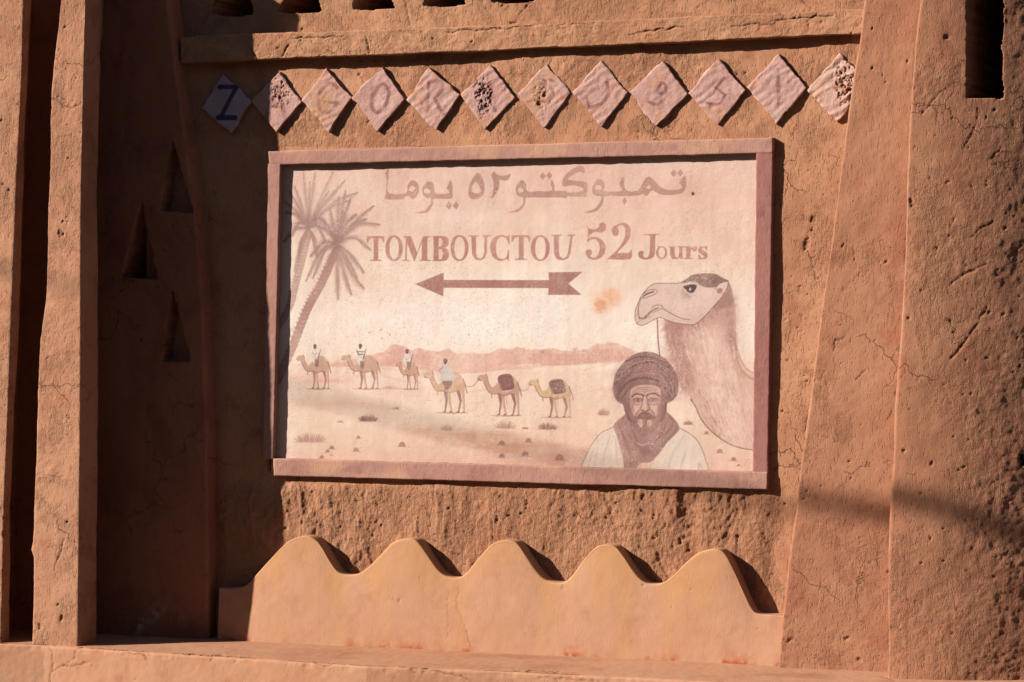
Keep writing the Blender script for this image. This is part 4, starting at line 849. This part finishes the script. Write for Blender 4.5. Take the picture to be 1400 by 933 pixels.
for pts, w_, al in (([(110, 290), (170, 200), (260, 150), (360, 130), (450, 150)], 2, 0.7), ([(120, 380), (180, 290), (260, 250), (350, 245), (420, 270)], 3, 0.6), ([(180, 130), (250, 100), (340, 95), (430, 120), (500, 180)], 1.6, 0.6), ([(400, 150), (470, 210), (520, 290), (530, 370)], 1.8, 0.6), ([(440, 210), (490, 280), (510, 350)], 1.6, 0.7), ([(440, 280), (470, 330), (500, 380)], 1.5, 0.5), ([(150, 400), (190, 340), (215, 310)], 2.4, 0.6), ([(130, 330), (170, 260), (230, 200)], 1.6, 0.5), ([(170, 430), (190, 500), (230, 560)], 2, 0.5), ([(470, 420), (462, 480), (430, 550)], 2, 0.5),
                    ([(95, 315), (110, 230), (150, 160), (210, 100), (290, 64), (370, 64), (440, 95), (500, 150), (540, 220), (554, 290), (545, 360), (510, 405), (478, 418)], 0.9, 0.7)):
    C.line(cr_(zM(pts)), w_, (108, 76, 74), al, 1.2)
for pts in ([(150, 210), (240, 140), (350, 120), (420, 140)], [(200, 250), (300, 210), (390, 215)], [(350, 100), (350, 140)], [(195, 150), (225, 165)], [(370, 160), (400, 140)], [(450, 180), (500, 260), (520, 330)], [(130, 260), (170, 200), (210, 170)]):
    C.line(cr_(zM(pts)), 0.9, (204, 168, 158), 0.6, 1)
for i in range(120):
    x, y = rs.uniform(110, 540), rs.uniform(90, 400); C.line(zM([(x, y), (x+rs.uniform(-12, 16), y+rs.uniform(-6, 10))]), 0.8, ((120, 86, 82), (182, 142, 134))[i % 2], 0.25)
fcp = cl_(zM([(216, 360), (224, 322), (270, 298), (340, 292), (400, 302), (430, 330), (430, 420), (420, 500), (400, 560), (360, 600), (320, 612), (280, 600), (240, 555), (222, 480), (216, 420)]), 3)
C.poly(fcp, (218, 176, 162), 1, 1)
bd = (164, 124, 114)
for (a, b, rx, ry, c_, al) in ((232, 430, 3, 12, (178, 134, 124), 0.7), (418, 430, 3.5, 14, (176, 132, 122), 0.75), (265, 400, 8, 4, (176, 132, 122), 0.6), (380, 398, 8, 4, (176, 132, 122), 0.6), (345, 440, 3, 8, (180, 136, 126), 0.6), (320, 318, 14, 2.5, (190, 148, 136), 0.5), (255, 460, 5, 6, (234, 196, 182), 0.6), (388, 455, 5, 6, (232, 194, 180), 0.5), (320, 440, 2.5, 8, (236, 200, 186), 0.6), (275, 500, 4, 5, (186, 142, 130), 0.5), (370, 500, 4, 5, (184, 140, 128), 0.5)):
    C.blob(*zM([(a, b)])[0], rx, ry, c_, al, 0.2)
C.poly(cl_(zM([(216, 440), (236, 500), (262, 520), (300, 488), (340, 488), (380, 520), (410, 500), (432, 420), (438, 500), (420, 570), (390, 620), (350, 650), (300, 650), (260, 620), (230, 570), (214, 500)]), 3), bd, 0.9, 1.4)
C.poly(cl_(zM([(272, 545), (300, 540), (305, 585), (285, 592), (270, 570)]), 3), (222, 186, 172), 0.85, 1.2); C.poly(cl_(zM([(340, 540), (368, 545), (366, 580), (345, 590), (335, 570)]), 3), (222, 186, 172), 0.85, 1.2)
C.poly(cl_(zM([(262, 520), (290, 488), (320, 482), (352, 490), (385, 522), (350, 540), (320, 536), (290, 532)]), 3), (136, 98, 92), 0.7, 1.6)
C.poly(cl_(zM([(285, 508), (320, 500), (352, 508), (320, 528)]), 3), (176, 128, 118), 0.6, 1)
for pts, w_, al in (([(228, 376), (255, 358), (300, 362), (308, 375)], 2.0, 0.9), ([(330, 372), (350, 358), (395, 356), (424, 372)], 2.0, 0.9), ([(240, 400), (262, 388), (292, 392), (300, 402)], 1.1, 0.85), ([(244, 408), (270, 414), (296, 406)], 0.9, 0.6), ([(345, 400), (362, 388), (395, 390), (412, 400)], 1.1, 0.85), ([(350, 407), (378, 412), (405, 404)], 0.9, 0.6),
                    ([(308, 375), (302, 420), (288, 458), (292, 472), (310, 476)], 1.1, 0.7), ([(332, 375), (340, 420), (352, 455), (348, 470), (332, 476)], 1.1, 0.8), ([(300, 470), (318, 480), (342, 472)], 1.2, 0.8), ([(236, 340), (280, 325), (330, 328), (400, 330)], 0.8, 0.5), ([(232, 352), (290, 340), (350, 342), (415, 348)], 0.8, 0.45), ([(250, 318), (320, 310), (390, 316)], 0.8, 0.4), ([(240, 425), (262, 436), (280, 430)], 0.9, 0.6), ([(358, 428), (385, 436), (408, 424)], 0.9, 0.6), ([(278, 470), (258, 500), (252, 530)], 1.2, 0.7), ([(362, 468), (384, 500), (390, 530)], 1.2, 0.7), ([(230, 440), (240, 480)], 1, 0.5), ([(420, 430), (410, 480)], 1, 0.5), ([(318, 345), (316, 372)], 0.9, 0.6)):
    C.line(cr_(zM(pts)), w_, (112, 76, 72), al, 0.9, 0.2)
C.poly(ell(*zM([(270, 400)])[0], 1.5, 1.2), (84, 60, 58), 0.9, 0.8); C.poly(ell(*zM([(377, 399)])[0], 1.5, 1.2), (84, 60, 58), 0.9, 0.8)
C.line(zM([(318, 380), (322, 460)]), 1.6, (232, 194, 180), 0.6, 1.4); C.line(zM([(250, 450), (262, 480)]), 2, (232, 194, 180), 0.5, 1.4); C.line(zM([(395, 450), (388, 480)]), 2, (232, 194, 180), 0.5, 1.4)
for i in range(110):
    x, y = rs.uniform(222, 430), rs.uniform(530, 650)
    if abs(x-325)/105+abs(y-560)/100 < 1.1: C.line(zM([(x, y), (x+rs.uniform(-5, 5), y+rs.uniform(6, 14))]), 0.7, ((112, 80, 76), (190, 152, 142))[i % 2], 0.5)
# wear over everything: chips, vertical wash, faint dirt
for i in range(260):
    x, y = rs.uniform(398, 1030), rs.uniform(225, 640); r = rs.uniform(0.3, 0.9)
    C.poly(ell(x, y, r, r*rs.uniform(0.6, 1.6), 8), ((190, 140, 124), (252, 240, 228))[i % 2], 0.6, 0.8)
for (x, y) in ((505, 455), (521, 451), (533, 458), (522, 463), (900, 337), (641, 458)): C.poly(ell(x, y, 1.1, 1.0, 8), (150, 100, 90), 0.8, 0.8)
wash = (fbm(X*0.12, Y*0.006, 4, 221)*4.5+fbm(X*0.03, Y*0.02, 5, 222, 0.65)*4)[..., None]; C.c += wash
bl = np.clip(fbm(X*0.010, Y*0.016, 5, 223, 0.6)-0.1, 0, 1)[..., None]*0.35*(1-0.7*np.exp(-((X-660)/190)**2-((Y-440)/60)**2))[..., None]; C.c = C.c*(1-bl)+np.array((238, 200, 176))*bl
spk = (fbm(X*0.9, Y*0.9, 2, 224) > 0.62)[..., None]*(fbm(X*0.03, Y*0.03, 3, 225) > 0.1)[..., None]*0.35; C.c = C.c*(1-spk)+np.array((252, 238, 222))*spk
sp2 = (fbm(X*0.7, Y*0.7, 2, 226) > 0.72)[..., None]*(fbm(X*0.025, Y*0.03, 3, 227) > 0.0)[..., None]*0.3; C.c = C.c*(1-sp2)+np.array((196, 142, 124))*sp2
wl = np.clip(fbm(X*0.018, Y*0.018, 4, 230)-0.15, 0, 1)[..., None]*0.22; C.c = C.c*(1-wl)+np.array((248, 226, 208))*wl
pe = np.exp(-np.clip(X-1008, 0, None)/-6.0) if False else 0
C.c = np.clip(C.c*np.array([1.015, 0.997, 0.99]), 0, 255)
# panel mesh
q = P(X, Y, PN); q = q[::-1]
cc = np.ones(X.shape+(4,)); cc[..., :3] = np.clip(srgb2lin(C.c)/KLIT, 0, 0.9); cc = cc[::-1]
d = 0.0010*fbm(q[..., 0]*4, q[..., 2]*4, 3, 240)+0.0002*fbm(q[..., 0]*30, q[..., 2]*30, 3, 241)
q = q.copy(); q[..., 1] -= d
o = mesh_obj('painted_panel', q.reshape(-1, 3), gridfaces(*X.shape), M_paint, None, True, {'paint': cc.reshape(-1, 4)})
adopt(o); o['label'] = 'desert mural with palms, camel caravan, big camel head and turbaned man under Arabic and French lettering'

# ------------------------------------------------------------------ letter plaques
TL_ = [
 ('Z', [(275.6, 147.5), (304.5, 101), (344, 138), (316, 182)], 'diamond plaque tinted mauve for its shade, with dark letter Z, leftmost of the row', 0.0),
 ('A', [(344, 139), (381, 99), (412, 140), (377, 181)], 'diamond plaque second from the left, half in shadow, half pitted sunlit plaster', 0.8),
 ('G', [(414, 137), (446, 94), (480.6, 133), (448.6, 181)], 'diamond plaque with a faint letter G, third from the left', 0.3),
 ('O', [(482, 132), (522, 91.5), (553.5, 136.5), (515, 180)], 'diamond plaque with a faint letter O, between the G and R plaques', 0.3),
 ('R', [(556, 137), (586, 91.5), (628, 130), (596, 178.5)], 'diamond plaque with a faint letter R and rippled lower half', 0.5),
 ('A2', [(630, 130.5), (670.6, 88), (705, 133.7), (663.5, 177)], 'diamond plaque right of the R plaque, letter A lost in a patch of dark pits', 1.0),
 ('teh', [(708, 129), (746.5, 87.5), (780, 127), (743.6, 176)], 'diamond plaque with orange worn centre and two holes, seventh from the left', 0.6),
 ('reh', [(783, 127.5), (821, 84), (858, 127), (821.5, 175)], 'diamond plaque with a faint curved Arabic reh stroke and ripples, left of the waw plaque', 0.45),
 ('waw', [(861, 126), (906, 84), (940, 129), (896.5, 174.5)], 'diamond plaque with a small looped Arabic waw, ninth from the left', 0.25),
 ('kaf', [(942, 129), (981, 80.4), (1020, 123), (981, 172)], 'diamond plaque with a faint zigzag Arabic kaf, tenth from the left', 0.3),
 ('alif', [(1022.5, 120), (1064, 74), (1103, 119.6), (1061.5, 169)], 'clean pale diamond plaque with one faint vertical Arabic alif stroke', 0.1),
 ('zain', [(1104, 123), (1148, 73), (1190, 116), (1144.6, 166.5)], 'deeply eroded furrowed diamond plaque running into the tower, rightmost of the row', 1.0)]
def plaque(kind, pts, label, worn, idx):
    L_, T_, R_, B_ = pts
    n = 64
    cx, cy = sum(p[0] for p in pts)/4, sum(p[1] for p in pts)/4
    lc = (72, 64, 92) if kind == 'Z' else (150, 98, 94)
    la = 0.95 if kind == 'Z' else 0.8
    def strokes():
        sh = 0.0 if kind in ('Z', 'alif') else 0.10
        s = lambda *a: [(cx+x*1.05-y*sh+1, cy+y*1.05) for x, y in a]
        if kind == 'Z': return [(s((-11, -21), (-8, -21)), 5), (s((-10, -22), (12, -22)), 6), (s((11, -21), (-9, 18)), 5.5), (s((-12, 18), (10, 18)), 7)]
        if kind == 'A': return [(s((-14, 20), (-2, -20)), 5), (s((-2, -20), (12, 20)), 6), (s((-8, 6), (8, 6)), 4)]
        if kind == 'G': return [(cr_(s((10, -16), (0, -21), (-11, -10), (-12, 6), (-3, 17), (8, 13), (11, 4))), 5), (s((2, 4), (14, 4)), 4)]
        if kind == 'O': return [(cl_(s((3, -19), (11, -8), (8, 8), (-2, 18), (-10, 8), (-8, -8))), 5)]
        if kind == 'R': return [(s((-8, -20), (-6, 18)), 5), (cr_(s((-8, -20), (6, -22), (10, -12), (2, -2), (-6, -1))), 5), (s((0, -2), (14, 20)), 5)]
        if kind == 'A2': return [(s((-12, 18), (0, -18)), 5), (s((0, -18), (10, 18)), 5)]
        if kind == 'teh': return [(cl_(s((-8, -6), (2, -12), (10, -2), (4, 8), (-8, 6))), 4), (s((-6, -20), (-2, -18)), 4), (s((4, -20), (8, -18)), 4)]
        if kind == 'reh': return [(cr_(s((6, -14), (9, 0), (2, 12), (-14, 18))), 5), (s((-15, 16), (-18, 6)), 3)]
        if kind == 'waw': return [(cl_(s((2, -14), (8, -8), (4, 0), (-3, -4))), 4.5), (cr_(s((7, -8), (7, 6), (-2, 14), (-14, 10))), 4.5)]
        if kind == 'kaf': return [(s((6, -18), (-4, -6)), 4), (s((-4, -6), (9, 4)), 4), (cr_(s((9, 4), (2, 16), (-14, 14))), 4)]
        if kind == 'alif': return [(s((0, -24), (1, 20)), 5)]
        return []
    col = {}
    def extra(px, py, U, V, a, E):
        base = np.array((212, 164, 150) if idx else (196, 170, 176), float)+np.zeros(px.shape+(3,))  # leftmost plaque gets a bluer base, painting in the tint of its shade
        if kind == 'zain': base = np.array((222, 176, 158), float)+np.zeros(px.shape+(3,))
        base += (fbm(px*0.05, py*0.05, 4, 300+idx)*12)[..., None]*np.array([0.6, 1, 0.9])
        mud_ = np.clip(fbm(px*0.06, py*0.06, 4, 320+idx)*1.6-0.35+worn*0.2, 0, 1)[..., None]*(0.55 if idx else 0.2)
        base = base*(1-mud_)+np.array((216, 150, 112))*mud_
        if idx in (2, 6):
            k = np.exp(-(((px-cx+(10 if idx == 6 else 6))/16)**2+((py-cy-2)/22)**2))[..., None]*0.8; base = base*(1-k)+np.array((214, 156, 110))*k
        for ln, w_ in strokes():
            c_ = np.clip(0.5-seg_sd(px, py, ln, [w_/2]*len(ln))/1.4, 0, 1)
            if idx: c_ = c_*np.clip(0.9+0.6*fbm(px*0.12, py*0.12, 3, 340+idx)-worn*0.25, 0.25, 1)
            base = base*(1-(c_*la)[..., None])+np.array(lc)*(c_*la)[..., None]
        side = (E >= 3)[..., None]; base = np.where(side, np.array((190, 120, 88)), base)
        d = 0.0012*fbm(px*0.035, py*0.035, 3, 360+idx)+0.0008*fbm(px*0.15, py*0.15, 3, 380+idx)
        # ripples dragged across the render
        rip = np.sin((px*0.55+py*0.75)*0.62+2.5*fbm(px*0.04, py*0.04, 2, 400+idx))*np.clip(fbm(px*0.03, py*0.03, 2, 410+idx)+0.3+(0.5 if kind in ('R', 'reh', 'zain') else 0), 0, 1)
        d += 0.0009*rip*(2.4 if kind == 'zain' else 1)
        ero = np.clip(worn-0.35, 0, 1)*1.5
        m = np.exp(-(((px-cx-{1: 6, 5: -6, 11: 12}.get(idx, -4))/(13 if idx != 11 else 17))**2+((py-cy+{1: 14, 5: 0, 11: 8}.get(idx, -5))/(24 if idx != 11 else 32))**2))
        pit = np.clip(fbm(px*0.34, py*0.26, 4, 430+idx, 0.7)+0.0, 0, 1)
        if idx in (1, 5, 6, 11):
            kk = pit*np.clip(m*1.6-0.2, 0, 1)*ero*1.7
            d -= 0.009*kk; base = base*(1-0.75*np.clip(kk, 0, 1)[..., None])+np.array((92, 56, 44))*0.75*np.clip(kk, 0, 1)[..., None]
        if idx == 6:
            for (hx, hy, hr) in ((737, 142, 3), (744, 131, 2.4)):
                k = np.clip(1.3-np.hypot(px-hx, py-hy)/hr, 0, 1); d -= 0.012*k; base = base*(1-k[..., None]*0.8)
        cc_ = np.ones(px.shape+(4,)); cc_[..., :3] = np.clip(srgb2lin(np.clip(base, 0, 255))/KLIT, 0, 0.85); a['paint'] = cc_
        return d*(E < 3)
    o = slab('letter_plaque', [T_, R_, B_, L_], 5.0, -4, M_tile, None, n, n, 1.0, 500+idx, 0.6, extra, None, None, 1.6)
    tag(o, label, 'plaque', 'row of diamond letter plaques under the cornice')
    lsub(o, tuple(P(B_[0], B_[1], 0)))
for i, (k, pts, lab, w_) in enumerate(TL_): plaque(k, pts, lab, w_, i)

# ------------------------------------------------------------------ overhead cable whose shadow crosses the facade (above and left of the view)
def cable():
    pts = [(10, 363, 150), (90, 394, 150), (395, 532, 0), (700, 606, 0), (1075, 698, 0), (1150, 690, 38), (1220, 676, 88), (1400, 712, 88)]
    Q_ = []
    for a, b, p in pts:
        w = Vector(P(a, b, p)); w = w+SUNV*(-w.y/SUNV.y); Q_.append((w.x, w.z))
    Q_ = np.array(Q_); cf = np.polyfit(Q_[:, 0], Q_[:, 1], 2, w=[1, 1, 1.5, 1, 1, 0.7, 1, 1])
    if cf[0] < 0.002: c1 = np.polyfit(Q_[:, 0], Q_[:, 1]-0.01*Q_[:, 0]**2, 1); cf = np.array([0.01, c1[0], c1[1]])
    print('cable fit', cf)
    n, k, r = 120, 10, 0.030; V = []
    xs = np.linspace(-6, 3.5, n)
    for i, x in enumerate(xs):
        c = Vector((x, 0, float(np.polyval(cf, x))))-SUNV*12.0
        for j in range(k):
            an = 2*math.pi*j/k; rr = float(np.interp(x, [-2.2, -1.2, 0.6, 1.3, 1.8], [0.021, 0.009, 0.009, 0.020, 0.031]))*(1+0.2*math.sin(3*(an+i*0.25)))
            V.append((c.x, c.y+rr*math.cos(an), c.z+rr*math.sin(an)))
    Fc = [(i*k+j, i*k+(j+1) % k, (i+1)*k+(j+1) % k, (i+1)*k+j) for i in range(n-1) for j in range(k)]
    o = mesh_obj('overhead_cable', V, Fc, M_cable, None)
    tag(o, 'thick twisted black overhead cable strung along the street, its soft shadow crossing the mural', 'cable')
cable()

# ------------------------------------------------------------------ unseen houses across the street, added to block low sky and darken the shade
M_across = plain('far_adobe', (0.30, 0.15, 0.09)); M_dark = plain('dark_timber', (0.05, 0.035, 0.025))
def added_house(x0, x1, y0, h, wins):
    V, Fc = [], []
    def box(a, b, m=None):
        i = len(V); (ax, ay, az), (bx_, by_, bz) = a, b
        V.extend([(ax, ay, az), (bx_, ay, az), (bx_, by_, az), (ax, by_, az), (ax, ay, bz), (bx_, ay, bz), (bx_, by_, bz), (ax, by_, bz)])
        Fc.extend([(i, i+3, i+2, i+1), (i+4, i+5, i+6, i+7), (i, i+1, i+5, i+4), (i+1, i+2, i+6, i+5), (i+2, i+3, i+7, i+6), (i+3, i, i+4, i+7)])
    box((x0, y0-8, -0.05), (x1, y0-0.3, h)); box((x0, y0-0.3, h-0.9), (x1, y0, h))
    n = wins; w = (x1-x0)/(n*2+1); fl_ = max(1, int((h-1)/3))
    for i in range(n+1): box((x0+2*i*w, y0-0.3, -0.05), (x0+(2*i+1)*w, y0, h-0.9))
    for i in range(n):
        a = x0+(2*i+1)*w
        for f in range(fl_): box((a, y0-0.3, 2.2+3*f), (a+w, y0, min(h-0.9, 3.4+3*f)))
    for i in range(int((x1-x0)/0.9)): box((x0+i*0.9+0.1, y0-0.25, h), (x0+i*0.9+0.5, y0-0.02, h+0.45))
    o = mesh_obj('added_street_house', V, Fc, M_across, None, False); tag(o, kind='structure')
for a in ((-34, -24.2, -13.5, 8.2, 4), (-24, -15.2, -13.2, 9.2, 3), (-15, -7.2, -13.6, 8.0, 3), (-7, 1.8, -13.3, 9.4, 4), (2, 10.8, -13.6, 8.4, 3), (11, 19.8, -13.2, 9.6, 4), (20, 31, -13.6, 8.8, 4)): added_house(*a)
